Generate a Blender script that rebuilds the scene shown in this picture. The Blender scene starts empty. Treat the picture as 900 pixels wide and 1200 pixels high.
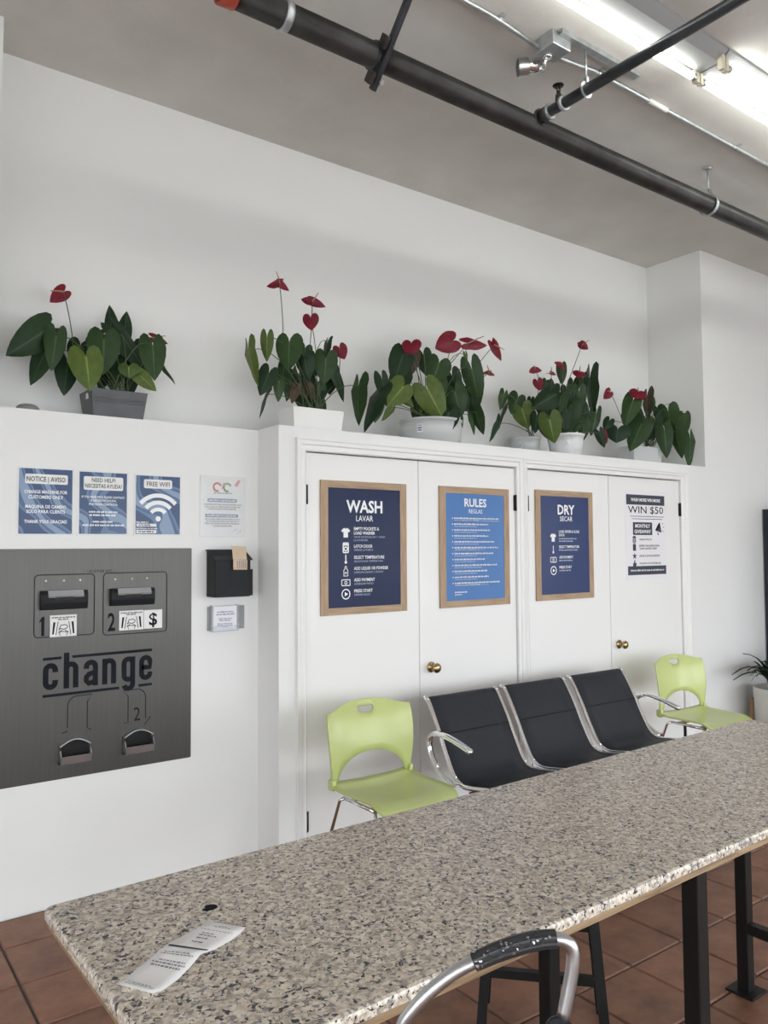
import bpy, bmesh, math, random
from mathutils import Vector, Matrix
random.seed(7)

# ------------------------------------------------------------------ camera, world, exposure
sc = bpy.context.scene
COL = sc.collection
YAW, PITCH, ROLL, EYE = 0.6314, 0.0468, -0.0067, 1.55
_f = Vector((math.sin(YAW)*math.cos(PITCH), math.cos(YAW)*math.cos(PITCH), math.sin(PITCH)))
_r = Vector((math.cos(YAW), -math.sin(YAW), 0)); _u = _r.cross(_f)
_r, _u = math.cos(ROLL)*_r + math.sin(ROLL)*_u, -math.sin(ROLL)*_r + math.cos(ROLL)*_u
cam_data = bpy.data.cameras.new('camera'); cam = bpy.data.objects.new('camera', cam_data); COL.objects.link(cam)
cam.matrix_world = Matrix(((_r.x,_u.x,-_f.x,0),(_r.y,_u.y,-_f.y,0),(_r.z,_u.z,-_f.z,EYE),(0,0,0,1)))
cam_data.sensor_fit = 'VERTICAL'; cam_data.sensor_height = 36.0; cam_data.lens = 921.7/1200*36.0
cam_data.clip_start = 0.02
sc.camera = cam
sc.view_settings.view_transform = 'Standard'; sc.view_settings.look = 'None'
sc.view_settings.gamma = 1.0; sc.view_settings.use_curve_mapping = False
sc.view_settings.exposure = 0.0
sc.cycles.use_denoising = True
sc.cycles.max_bounces = 10; sc.cycles.diffuse_bounces = 6
SKY = 7.0          # overcast daylight outside the shop windows
TUBE = 13.0         # fluorescent tubes
world = bpy.data.worlds.new('overcast_sky'); sc.world = world; world.use_nodes = True
bg = world.node_tree.nodes['Background']; bg.inputs[0].default_value = (0.90, 0.95, 1.0, 1); bg.inputs[1].default_value = SKY

CEIL = 3.90; YM = 3.688; YC = 3.465; YN = 3.96; LEDGE = 2.174
XL, XR, YB = -4.2, 9.2, -3.2
# shop windows: (wall, from, to, z0, z1); portals sample the sky that comes in through them
WIN_R = [(-2.6,-1.0)]            # in the right wall (along Y)
WIN_B = [(-3.9,-2.5),(-2.2,-.1),(0.2,2.3),(2.6,4.7),(5.0,7.1),(7.4,9.0)]   # in the wall behind the camera (along X); leftmost added for more left light
WIN_L_ADDED = [(-2.6,-1.0),(-.7,.9)]                        # left wall, unseen: added to brighten the low left wall and closet side
WZ0, WZ1 = 0.12, 2.60
def portal(loc, rot, sx, sy):
    l = bpy.data.lights.new('window_daylight','AREA'); l.shape='RECTANGLE'; l.size=sx; l.size_y=sy
    l.cycles.is_portal = True
    o = bpy.data.objects.new('window_daylight', l); COL.objects.link(o); o.location=loc; o.rotation_euler=rot
for a,b in WIN_R: portal((XR+0.02,(a+b)/2,(WZ0+WZ1)/2),(0,math.pi/2,0),WZ1-WZ0,b-a)
for a,b in WIN_L_ADDED: portal((XL-0.02,(a+b)/2,(WZ0+WZ1)/2),(0,-math.pi/2,0),WZ1-WZ0,b-a)
for a,b in WIN_B: portal(((a+b)/2,YB-0.02,(WZ0+WZ1)/2),(math.pi/2,0,0),b-a,WZ1-WZ0)

# ------------------------------------------------------------------ materials
def nodes(name):
    m = bpy.data.materials.new(name); m.use_nodes = True
    nt = m.node_tree; return m, nt, nt.nodes['Principled BSDF']
def mat(name, col, rough=0.5, metal=0.0, bump=0.0, bscale=60.0, var=0.0, vscale=4.0, coat=0.0, spec=None, emis=0.0):
    m, nt, b = nodes(name)
    b.inputs['Base Color'].default_value = (*col,1); b.inputs['Roughness'].default_value = rough; b.inputs['Metallic'].default_value = metal
    if coat: b.inputs['Coat Weight'].default_value = coat
    if spec is not None: b.inputs['Specular IOR Level'].default_value = spec
    if emis: b.inputs['Emission Color'].default_value=(*col,1); b.inputs['Emission Strength'].default_value=emis
    if bump or var:
        tc = nt.nodes.new('ShaderNodeTexCoord')
    if bump:
        n = nt.nodes.new('ShaderNodeTexNoise'); n.inputs['Scale'].default_value=bscale; n.inputs['Detail'].default_value=4
        bp = nt.nodes.new('ShaderNodeBump'); bp.inputs['Strength'].default_value=bump; bp.inputs['Distance'].default_value=0.01
        nt.links.new(tc.outputs['Object'],n.inputs['Vector']); nt.links.new(n.outputs['Fac'],bp.inputs['Height']); nt.links.new(bp.outputs[0],b.inputs['Normal'])
    if var:
        n = nt.nodes.new('ShaderNodeTexNoise'); n.inputs['Scale'].default_value=vscale; n.inputs['Detail'].default_value=5
        r = nt.nodes.new('ShaderNodeValToRGB'); r.color_ramp.elements[0].position=.3; r.color_ramp.elements[1].position=.7
        r.color_ramp.elements[0].color=(*[c*(1-var) for c in col],1); r.color_ramp.elements[1].color=(*[min(1,c*(1+var)) for c in col],1)
        nt.links.new(tc.outputs['Object'],n.inputs['Vector']); nt.links.new(n.outputs['Fac'],r.inputs[0]); nt.links.new(r.outputs[0],b.inputs['Base Color'])
    return m
M = {}
M['wall'] = mat('wall_paint',(0.81,0.815,0.80),0.6,bump=.05,bscale=25,var=.012,vscale=1.2)
M['trim'] = mat('gloss_white_paint',(0.84,0.835,0.82),0.35,bump=.02,bscale=40)
M['ceiling'] = mat('ceiling_plaster',(0.64,0.615,0.585),0.75,bump=.4,bscale=14,var=.06,vscale=3)
M['pavement'] = mat('pavement',(0.56,0.555,0.54),0.85)
M['dark'] = mat('dark_gap',(0.02,0.02,0.02),0.8)
M['brass'] = mat('brass',(0.42,0.31,0.16),0.26,1.0)
M['black_metal'] = mat('black_metal',(0.009,0.0085,0.008),0.42,0.0,bump=.03,spec=.25)
M['hinge'] = mat('bronze_hinge',(0.03,0.025,0.02),0.4,.6)
M['chrome'] = mat('chrome',(0.90,0.90,0.91),0.12,1.0)
M['alu'] = mat('brushed_aluminium',(0.55,0.56,0.57),0.34,1.0)
M['galv'] = mat('galvanised_steel',(0.48,0.50,0.51),0.42,.85,var=.15,vscale=25)
M['pipe'] = mat('black_steel_pipe',(0.038,0.036,0.035),0.42,.35,bump=.05,bscale=40,var=.45,vscale=9)
M['pipe2'] = mat('painted_branch_pipe',(0.035,0.038,0.045),0.38,.3,var=.2,vscale=12)
M['red_plastic'] = mat('red_cap',(0.42,0.06,0.03),0.45)
M['white_metal'] = mat('white_enamel',(0.36,0.365,0.365),0.4)
M['white_plastic'] = mat('white_plastic',(0.78,0.78,0.76),0.4)
M['cream_plastic'] = mat('cream_socket',(0.75,0.70,0.55),0.45)
M['tube'] = mat('lit_tube',(0.97,1.0,0.95),0.4,emis=TUBE)
M['green'] = mat('lime_plastic',(0.54,0.61,0.235),0.30,bump=.01,bscale=120,coat=.15)
M['black_plastic'] = mat('black_plastic',(0.011,0.012,0.015),0.5,spec=.22)
M['rubber'] = mat('grip_rubber',(0.025,0.026,0.028),0.40)
M['frame_wood'] = None
M['receipt_paper'] = mat('thermal_paper',(0.93,0.93,0.92),0.5)
M['smoke'] = mat('smoky_plastic',(0.30,0.305,0.31),0.3)
M['paper'] = mat('white_paper',(0.82,0.82,0.81),0.55)
M['paper_lilac'] = mat('poster_paper',(0.83,0.81,0.84),0.4)
M['ink'] = mat('dark_ink',(0.012,0.014,0.02),0.7,spec=.12)
M['ink_soft'] = mat('grey_ink',(0.22,0.22,0.24),0.6)
M['white_ink'] = mat('white_ink',(0.86,0.87,0.88),0.45)
M['pale_ink'] = mat('pale_ink',(0.42,0.50,0.66),0.5)
M['slate_ink'] = mat('slate_ink',(0.06,0.065,0.09),0.6,spec=.2)
M['kraft'] = mat('kraft_card',(0.60,0.47,0.33),0.8,var=.08,vscale=20)
M['pot_grey'] = mat('grey_planter_plastic',(0.085,0.088,0.095),0.45,var=.15,vscale=12)
M['pot_white'] = mat('white_pot',(0.80,0.80,0.77),0.4)
M['pot_trans'] = mat('cloudy_pot_plastic',(0.54,0.56,0.56),0.35)
M['wrap'] = mat('crinkled_wrap',(0.80,0.81,0.82),0.18,bump=.9,bscale=28)
M['soil'] = mat('soil',(0.05,0.035,0.022),0.9,bump=.5,bscale=60)
M['stem'] = mat('plant_stem',(0.055,0.085,0.03),0.5)
M['stem_red'] = mat('flower_stalk',(0.06,0.07,0.045),0.5)
M['spathe'] = mat('red_spathe',(0.17,0.009,0.024),0.36,spec=.25,var=.25,vscale=30)
M['spadix'] = mat('spadix',(0.42,0.22,0.12),0.5)
M['spathe_dry'] = mat('withered_spathe',(0.05,0.02,0.025),0.6)
M['terracotta_pot'] = mat('stone_pot',(0.62,0.60,0.56),0.6)
M['stand_wood'] = mat('stand_wood',(0.33,0.17,0.08),0.45,var=.2,vscale=18)
M['navy_panel'] = mat('navy_panel',(0.008,0.014,0.026),0.3)
M['stone'] = mat('grey_stone',(0.20,0.20,0.19),0.7,var=.1,vscale=30)
M['clear'] = None
M['red_ink'] = mat('red_ink',(0.55,0.10,0.08),0.5); M['pink_ink'] = mat('pink_ink',(0.75,0.32,0.38),0.5); M['olive_ink'] = mat('olive_ink',(0.22,0.32,0.10),0.5)
M['blue_ink'] = mat('blue_ink',(0.11,0.20,0.34),0.4)
M['navy_poster'] = mat('navy_poster',(0.014,0.024,0.075),0.24,bump=.12,bscale=9,spec=.14)
M['navy_poster2'] = mat('blue_navy_poster',(0.022,0.042,0.14),0.24,bump=.2,bscale=9,spec=.16)
M['sky_poster'] = mat('sky_blue_poster',(0.07,0.19,0.46),0.24,bump=.25,bscale=10,spec=.2)

def leaf_mat(name, a, b2):
    m, nt, b = nodes(name)
    oi = nt.nodes.new('ShaderNodeObjectInfo'); r = nt.nodes.new('ShaderNodeValToRGB')
    r.color_ramp.elements[0].color=(*a,1); r.color_ramp.elements[1].color=(*b2,1)
    nt.links.new(oi.outputs['Random'],r.inputs[0])
    tc = nt.nodes.new('ShaderNodeTexCoord'); n = nt.nodes.new('ShaderNodeTexNoise'); n.inputs['Scale'].default_value=35
    mx = nt.nodes.new('ShaderNodeMixRGB'); mx.blend_type='MULTIPLY'; mx.inputs[0].default_value=.45
    nt.links.new(tc.outputs['Object'],n.inputs['Vector']); nt.links.new(r.outputs[0],mx.inputs[1]); nt.links.new(n.outputs['Fac'],mx.inputs[2])
    at=nt.nodes.new('ShaderNodeAttribute'); at.attribute_name='rib'; rp=nt.nodes.new('ShaderNodeValToRGB'); rp.color_ramp.elements[0].position=.80; rp.color_ramp.elements[1].position=.99
    m2=nt.nodes.new('ShaderNodeMixRGB'); m2.inputs[2].default_value=(*[min(1,c*1.45+.012) for c in b2],1)
    nt.links.new(at.outputs['Fac'],rp.inputs[0]); nt.links.new(rp.outputs[0],m2.inputs[0]); nt.links.new(mx.outputs[0],m2.inputs[1])
    nt.links.new(m2.outputs[0],b.inputs['Base Color']); b.inputs['Roughness'].default_value=.42; b.inputs['Specular IOR Level'].default_value=.22
    return m
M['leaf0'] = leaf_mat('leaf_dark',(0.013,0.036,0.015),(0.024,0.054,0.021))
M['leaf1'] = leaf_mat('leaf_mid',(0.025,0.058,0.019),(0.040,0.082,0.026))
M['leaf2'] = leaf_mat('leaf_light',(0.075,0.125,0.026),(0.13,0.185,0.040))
M['leaf3'] = leaf_mat('leaf_bronze',(0.055,0.04,0.022),(0.09,0.055,0.03))
M['leaf4'] = leaf_mat('leaf_strap',(0.016,0.034,0.018),(0.028,0.055,0.026))

def wood_mat(name, a, b2, axis):
    m, nt, b = nodes(name)
    tc = nt.nodes.new('ShaderNodeTexCoord'); mp = nt.nodes.new('ShaderNodeMapping')
    s = [60,60,60]; s[axis] = 4; mp.inputs['Scale'].default_value = s
    n = nt.nodes.new('ShaderNodeTexNoise'); n.inputs['Scale'].default_value=1.6; n.inputs['Detail'].default_value=6; n.inputs['Distortion'].default_value=.6
    r = nt.nodes.new('ShaderNodeValToRGB'); r.color_ramp.elements[0].position=.3; r.color_ramp.elements[1].position=.72
    r.color_ramp.elements[0].color=(*a,1); r.color_ramp.elements[1].color=(*b2,1)
    nt.links.new(tc.outputs['Object'],mp.inputs['Vector']); nt.links.new(mp.outputs[0],n.inputs['Vector']); nt.links.new(n.outputs['Fac'],r.inputs[0]); nt.links.new(r.outputs[0],b.inputs['Base Color'])
    b.inputs['Roughness'].default_value=.55
    return m
M['frame_wood_v'] = wood_mat('frame_oak_upright',(0.33,0.215,0.125),(0.50,0.36,0.235),2)
M['frame_wood_h'] = wood_mat('frame_oak_rail',(0.33,0.215,0.125),(0.50,0.36,0.235),0)
M['ply'] = wood_mat('plywood_edge',(0.16,0.10,0.05),(0.40,0.28,0.16),0)

def glassy(name, col, alpha):
    m, nt, b = nodes(name)
    b.inputs['Base Color'].default_value=(*col,1); b.inputs['Roughness'].default_value=.08; b.inputs['Alpha'].default_value=alpha
    return m
M['clear'] = glassy('clear_acrylic',(0.75,0.80,0.86),0.28)
M['pane'] = glassy('window_glass',(0.9,0.95,0.95),0.06)
M['dome'] = glassy('lens_glass',(0.02,0.02,0.02),0.9)

def granite():
    m, nt, b = nodes('speckled_granite'); N = nt.nodes; L = nt.links
    tc = N.new('ShaderNodeTexCoord')
    def noise(s, d=4, off=0.0, dist=0.0):
        mp = N.new('ShaderNodeMapping'); mp.inputs['Location'].default_value=(off,off*.7,off*1.3); L.new(tc.outputs['Object'],mp.inputs['Vector'])
        n = N.new('ShaderNodeTexNoise'); n.inputs['Scale'].default_value=s; n.inputs['Detail'].default_value=d; n.inputs['Distortion'].default_value=dist
        L.new(mp.outputs[0],n.inputs['Vector']); return n.outputs['Fac']
    def ramp(src, stops):
        r = N.new('ShaderNodeValToRGB'); e = r.color_ramp.elements
        while len(e) < len(stops): e.new(.5)
        for i,(p,c) in enumerate(stops): e[i].position=p; e[i].color=(*c,1)
        L.new(src,r.inputs[0]); return r.outputs[0]
    base = ramp(noise(85,3,0,.5),[(.34,(0.41,0.34,0.265)),(.5,(0.62,0.545,0.45)),(.66,(0.80,0.735,0.63))])
    grey = ramp(noise(105,2,5.2,.6),[(.57,(0,0,0)),(.61,(1,1,1))])
    blk = ramp(noise(110,2,9.7,.7),[(.60,(0,0,0)),(.625,(1,1,1))])
    m1 = N.new('ShaderNodeMixRGB'); L.new(grey,m1.inputs[0]); L.new(base,m1.inputs[1]); m1.inputs[2].default_value=(0.25,0.235,0.225,1)
    m2 = N.new('ShaderNodeMixRGB'); L.new(blk,m2.inputs[0]); L.new(m1.outputs[0],m2.inputs[1]); m2.inputs[2].default_value=(0.018,0.021,0.028,1)
    L.new(m2.outputs[0],b.inputs['Base Color']); b.inputs['Roughness'].default_value=.30
    return m
M['granite'] = granite()

def tile_mat():
    m, nt, b = nodes('terracotta_tile'); N = nt.nodes; L = nt.links
    tc = N.new('ShaderNodeTexCoord'); oi = N.new('ShaderNodeObjectInfo')
    geo = N.new('ShaderNodeNewGeometry')
    n = N.new('ShaderNodeTexNoise'); n.inputs['Scale'].default_value=7; n.inputs['Detail'].default_value=7; n.inputs['Roughness'].default_value=.65
    L.new(geo.outputs['Position'],n.inputs['Vector'])
    r = N.new('ShaderNodeValToRGB'); e=r.color_ramp.elements; e[0].position=.3; e[1].position=.72
    e[0].color=(0.14,0.060,0.034,1); e[1].color=(0.30,0.142,0.082,1)
    L.new(n.outputs['Fac'],r.inputs[0])
    hs = N.new('ShaderNodeHueSaturation'); ma = N.new('ShaderNodeMath'); ma.operation='MULTIPLY_ADD'; ma.inputs[1].default_value=.3; ma.inputs[2].default_value=.86
    L.new(oi.outputs['Random'],ma.inputs[0]); L.new(ma.outputs[0],hs.inputs['Value']); L.new(r.outputs[0],hs.inputs['Color'])
    L.new(hs.outputs[0],b.inputs['Base Color']); b.inputs['Roughness'].default_value=.5
    n2 = N.new('ShaderNodeTexNoise'); n2.inputs['Scale'].default_value=18; n2.inputs['Detail'].default_value=5; L.new(geo.outputs['Position'],n2.inputs['Vector'])
    bp = N.new('ShaderNodeBump'); bp.inputs['Strength'].default_value=.35; bp.inputs['Distance'].default_value=.006; L.new(n2.outputs['Fac'],bp.inputs['Height']); L.new(bp.outputs[0],b.inputs['Normal'])
    return m
M['tile'] = tile_mat()
M['grout'] = mat('grout',(0.075,0.062,0.055),0.9,bump=.2,bscale=80)

def steel():
    m, nt, b = nodes('brushed_stainless'); N = nt.nodes; L = nt.links
    tc = N.new('ShaderNodeTexCoord'); mp = N.new('ShaderNodeMapping'); mp.inputs['Scale'].default_value=(160,160,1.5)
    n = N.new('ShaderNodeTexNoise'); n.inputs['Scale'].default_value=2.5; n.inputs['Detail'].default_value=3
    L.new(tc.outputs['Object'],mp.inputs['Vector']); L.new(mp.outputs[0],n.inputs['Vector'])
    r = N.new('ShaderNodeValToRGB'); r.color_ramp.elements[0].color=(0.080,0.0775,0.073,1); r.color_ramp.elements[1].color=(0.110,0.107,0.101,1)
    L.new(n.outputs['Fac'],r.inputs[0]); L.new(r.outputs[0],b.inputs['Base Color'])
    b.inputs['Metallic'].default_value=1.0; b.inputs['Roughness'].default_value=.40
    return m
M['steel'] = steel()

def mesh_mat():
    m, nt, b = nodes('perforated_black_sheet'); N = nt.nodes; L = nt.links
    tc = N.new('ShaderNodeTexCoord'); mp = N.new('ShaderNodeMapping'); mp.inputs['Scale'].default_value=(175,175,1); mp.inputs['Rotation'].default_value=(0,0,math.pi/4)
    ch = N.new('ShaderNodeTexChecker'); ch.inputs['Scale'].default_value=1.0
    ch.inputs[1].default_value=(0.010,0.011,0.014,1); ch.inputs[2].default_value=(0.040,0.045,0.053,1)
    L.new(tc.outputs['UV'],mp.inputs['Vector']); L.new(mp.outputs[0],ch.inputs['Vector']); L.new(ch.outputs[0],b.inputs['Base Color'])
    b.inputs['Roughness'].default_value=.5; b.inputs['Specular IOR Level'].default_value=.25
    return m
M['perf'] = mesh_mat()

def swirl():
    m, nt, b = nodes('marbled_blue_print'); N = nt.nodes; L = nt.links
    tc = N.new('ShaderNodeTexCoord'); geo = N.new('ShaderNodeNewGeometry')
    w = N.new('ShaderNodeTexWave'); w.inputs['Scale'].default_value=2.2; w.inputs['Distortion'].default_value=9; w.inputs['Detail'].default_value=1.5; w.inputs['Detail Scale'].default_value=1.6
    mp = N.new('ShaderNodeMapping'); mp.inputs['Rotation'].default_value=(0,.6,0); L.new(geo.outputs['Position'],mp.inputs['Vector']); L.new(mp.outputs[0],w.inputs['Vector'])
    r = N.new('ShaderNodeValToRGB'); e=r.color_ramp.elements; r.color_ramp.interpolation='CONSTANT'
    e[0].position=0; e[0].color=(0.045,0.085,0.185,1); e[1].position=.4; e[1].color=(0.13,0.205,0.355,1)
    x=e.new(.66); x.color=(0.075,0.135,0.26,1); x=e.new(.88); x.color=(0.24,0.33,0.47,1)
    L.new(w.outputs['Color'],r.inputs[0]); L.new(r.outputs[0],b.inputs['Base Color']); b.inputs['Roughness'].default_value=.25; b.inputs['Specular IOR Level'].default_value=.3
    return m
M['swirl'] = swirl()

# ------------------------------------------------------------------ mesh helpers
class MB:
    def __init__(s): s.v=[]; s.f=[]; s.sm=[]
    def add(s, verts, faces, smooth=False):
        o=len(s.v); s.v += [tuple(v) for v in verts]
        for f in faces: s.f.append(tuple(i+o for i in f)); s.sm.append(smooth)
        return s
    def box(s, x0,x1,y0,y1,z0,z1):
        return s.add([(x0,y0,z0),(x1,y0,z0),(x1,y1,z0),(x0,y1,z0),(x0,y0,z1),(x1,y0,z1),(x1,y1,z1),(x0,y1,z1)],
                     [(0,3,2,1),(4,5,6,7),(0,1,5,4),(1,2,6,5),(2,3,7,6),(3,0,4,7)])
    def prism(s, poly, axis, a, b):
        """poly: 2-D outline extruded along axis ('x','y','z') from a to b"""
        def P(p,t): return {'x':(t,p[0],p[1]),'y':(p[0],t,p[1]),'z':(p[0],p[1],t)}[axis]
        n=len(poly); vs=[P(p,a) for p in poly]+[P(p,b) for p in poly]
        fs=[tuple(range(n)),tuple(range(2*n-1,n-1,-1))]+[(i,n+i,n+(i+1)%n,(i+1)%n) for i in range(n)]
        return s.add(vs,fs)
    def sweep(s, pts, prof, cap=True, smooth=True, up=None):
        """closed 2-D profile swept along 3-D points by parallel transport"""
        pts=[Vector(p) for p in pts]; n=len(pts)
        T=[]
        for i in range(n):
            a=pts[max(i-1,0)]; b=pts[min(i+1,n-1)]; T.append((b-a).normalized())
        u0=Vector(up) if up else (Vector((0,0,1)) if abs(T[0].z)<.9 else Vector((1,0,0)))
        U=(u0-T[0]*u0.dot(T[0])).normalized(); vs=[]
        for i in range(n):
            U=(U-T[i]*U.dot(T[i])).normalized(); W=T[i].cross(U)
            sc_=1.0
            pr = prof(i/(n-1)) if callable(prof) else prof
            for (a,b) in pr: vs.append(pts[i]+W*a+U*b)
        k=len(vs)//n
        fs=[(i*k+j,i*k+(j+1)%k,(i+1)*k+(j+1)%k,(i+1)*k+j) for i in range(n-1) for j in range(k)]
        s.add(vs,fs,smooth)
        if cap: 
            o=len(s.v)-n*k
            s.f.append(tuple(range(o+k-1,o-1,-1))); s.sm.append(False)
            s.f.append(tuple(o+(n-1)*k+j for j in range(k))); s.sm.append(False)
        return s
    def tube(s, pts, r, seg=10, cap=True):
        if callable(r): return s.sweep(pts, lambda t:[(r(t)*math.cos(2*math.pi*j/seg),r(t)*math.sin(2*math.pi*j/seg)) for j in range(seg)],cap)
        return s.sweep(pts,[(r*math.cos(2*math.pi*j/seg),r*math.sin(2*math.pi*j/seg)) for j in range(seg)],cap)
    def bar(s, pts, w, h, up=None):
        return s.sweep(pts,[(-w/2,-h/2),(w/2,-h/2),(w/2,h/2),(-w/2,h/2)],True,False,up)
    def lathe(s, prof, c=(0,0,0), seg=24, axis='z', smooth=True):
        vs=[]; n=len(prof)
        for r,h in prof:
            for j in range(seg):
                a=2*math.pi*j/seg; p=(r*math.cos(a),r*math.sin(a),h)
                if axis=='y': p=(p[0],p[2],p[1])
                if axis=='x': p=(p[2],p[0],p[1])
                vs.append((c[0]+p[0],c[1]+p[1],c[2]+p[2]))
        fs=[(i*seg+j,i*seg+(j+1)%seg,(i+1)*seg+(j+1)%seg,(i+1)*seg+j) for i in range(n-1) for j in range(seg)]
        s.add(vs,fs,smooth); o=len(s.v)-n*seg
        if prof[0][0]>1e-5: s.f.append(tuple(range(o+seg-1,o-1,-1))); s.sm.append(False)
        if prof[-1][0]>1e-5: s.f.append(tuple(o+(n-1)*seg+j for j in range(seg))); s.sm.append(False)
        return s
    def mesh(s, name, m=None, fix=True):
        me=bpy.data.meshes.new(name); me.from_pydata(s.v,[],s.f)
        for p,q in zip(me.polygons,s.sm): p.use_smooth=q
        if fix:
            b=bmesh.new(); b.from_mesh(me); bmesh.ops.recalc_face_normals(b,faces=b.faces); b.to_mesh(me); b.free()
        if m: me.materials.append(m)
        me.update(); return me
    def build(s, name, m, parent=None, bevel=0, fix=True):
        o=bpy.data.objects.new(name,s.mesh(name,m,fix)); COL.objects.link(o)
        if parent: o.parent=parent
        if bevel:
            md=o.modifiers.new('bevel','BEVEL'); md.width=bevel; md.segments=2; md.limit_method='ANGLE'; md.angle_limit=.6
        return o
def thing(name,label,cat,loc=(0,0,0),rz=0,group=None):
    o=bpy.data.objects.new(name,None); COL.objects.link(o); o.location=loc; o.rotation_euler=(0,0,rz); o.empty_display_size=.05
    o['label']=label; o['category']=cat
    if group: o['group']=group
    return o
def tag(o,label,cat,group=None):
    o['label']=label; o['category']=cat
    if group: o['group']=group
    return o
def struct(o,label=None):
    o['kind']='structure'
    if label: o['label']=label
    return o
def rrect(x0,x1,z0,z1,r,n=4):
    out=[]
    for cx,cz,a0 in ((x1-r,z0+r,-90),(x1-r,z1-r,0),(x0+r,z1-r,90),(x0+r,z0+r,180)):
        for i in range(n+1):
            a=math.radians(a0+90*i/n); out.append((cx+r*math.cos(a),cz+r*math.sin(a)))
    return out
def arc(c,r,a0,a1,n=10):
    return [(c[0]+r*math.cos(math.radians(a0+(a1-a0)*i/n)),c[1]+r*math.sin(math.radians(a0+(a1-a0)*i/n))) for i in range(n+1)]
def text_mb(mb, body, x, z, h, y, width=None, align='CENTER', bold=0.0, sx=1.0, depth=0.0006):
    """flat lettering in the X-Z plane facing -Y; h = capital height, y = its plane; appended to mb"""
    cu=bpy.data.curves.new('lettering','FONT'); cu.body=body; cu.size=1.0; cu.align_x='LEFT'; cu.offset=bold; cu.resolution_u=2; cu.fill_mode='FRONT'
    ob=bpy.data.objects.new('lettering',cu); me=ob.to_mesh()
    vs=[v.co.copy() for v in me.vertices]; fs=[tuple(p.vertices) for p in me.polygons]
    ob.to_mesh_clear(); bpy.data.objects.remove(ob); bpy.data.curves.remove(cu)
    if not vs: return
    xs=[v.x for v in vs]; a,b=min(xs),max(xs); k=h/0.69
    kx=k*sx if width is None else width/(b-a)
    w=(b-a)*kx; x0={'CENTER':x-w/2,'LEFT':x,'RIGHT':x-w}[align]
    mb.add([(x0+(v.x-a)*kx,y,z+v.y*k) for v in vs],fs)
def fine_print(mb, x0, x1, z, h, y, seed=0):
    """a line of print too small to read: a row of short word strokes"""
    rr=random.Random(seed); x=x0
    while x<x1-h*.5:
        w=min(rr.uniform(1.2,4.5)*h*.8,x1-x); q=x
        while q<x+w-h*.2:
            g=rr.choice((.36,.42,.5,.58))*h; hh=h*rr.choice((1,1,.9,.78)); mb.add([(q,y,z),(q+g,y,z),(q+g,y,z+hh),(q,y,z+hh)],[(0,1,2,3)]); q+=g+h*.2
        x=q+h*.42
def ring_strip(mb, pts, w, y, closed=False):
    """flat line of width w along 2-D pts at plane y"""
    n=len(pts); L=[];Rr=[]
    for i in range(n):
        a=Vector(pts[(i-1)%n] if closed or i>0 else pts[i]); b=Vector(pts[(i+1)%n] if closed or i<n-1 else pts[i])
        d=(b-a); d=d.normalized() if d.length>0 else Vector((1,0)); nrm=Vector((-d.y,d.x))*w/2
        p=Vector(pts[i]); L.append(p+nrm); Rr.append(p-nrm)
    vs=[(p.x,y,p.y) for p in L]+[(p.x,y,p.y) for p in Rr]; m=n if closed else n-1
    mb.add(vs,[(i,(i+1)%n,n+(i+1)%n,n+i) for i in range(m)])
def flat(mb, poly, y): mb.add([(p[0],y,p[1]) for p in poly],[tuple(range(len(poly)))])
# ------------------------------------------------------------------ the room
fl = struct(MB().box(XL,XR,YB,YM+.3,-.06,-.006).build('floor',M['grout']),'brown terracotta tiled floor with dark grout')
P_T=0.3087; GX=0.646; GY=1.877
def tile_verts(x,y,w,d,g=.004,i=.004):
    return ([(x+g,y+g,-.006),(x+w-g,y+g,-.006),(x+w-g,y+d-g,-.006),(x+g,y+d-g,-.006),
             (x+g+i,y+g+i,0),(x+w-g-i,y+g+i,0),(x+w-g-i,y+d-g-i,0),(x+g+i,y+d-g-i,0)],[(4,5,6,7),(0,1,5,4),(1,2,6,5),(2,3,7,6),(3,0,4,7)])
tm = MB().add(*tile_verts(0,0,P_T,P_T)).mesh('tile',M['tile'])
cut_d = YM-(GY+5*P_T)-.012
tcut = MB().add(*tile_verts(0,0,P_T,cut_d)).mesh('tile_cut',M['tile'])
rest = MB(); ntile=0
for i in range(-19,28):
    for j in range(-21,6):
        x=GX+i*P_T; y=GY+j*P_T
        if x<XL-.01 or x+P_T>XR or y<YB: continue
        if x>1.8 and j==5: d=cut_d
        near = (-4<=i<=11 and -6<=j<=5)
        if near:
            o=bpy.data.objects.new('tile',tcut if j==5 else tm); COL.objects.link(o); o.location=(x,y,0); o.parent=fl; ntile+=1
        else: rest.add(*tile_verts(x,y,P_T,cut_d if j==5 else P_T))
o=rest.build('floor_tiling',M['tile'],fl); o['kind']='stuff'

cl = struct(MB().box(XL-.2,XR+.2,YB-.2,YN+.3,CEIL,CEIL+.15).build('ceiling',M['ceiling']),'rough grey plastered ceiling')
NL, NR = 0.642, 5.652            # the niche above the ledge
struct(MB().box(NL,NR,YN,YN+.3,LEDGE-.2,CEIL).build('wall_back',M['wall']),'white back wall of the plant ledge niche')
struct(MB().box(NL,1.884,YM,YN,-.05,LEDGE).build('wall_lower',M['wall']),'white lower wall carrying the change machine')
struct(MB().box(XL-.2,NL,YM,YN+.3,-.05,CEIL).build('wall_back_left',M['wall']),'white full-height wall at the left edge')
struct(MB().box(NR,XR+.2,YC,YN+.3,-.05,CEIL).build('wall_back_right',M['wall']),'white full-height wall right of the closet')
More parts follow.
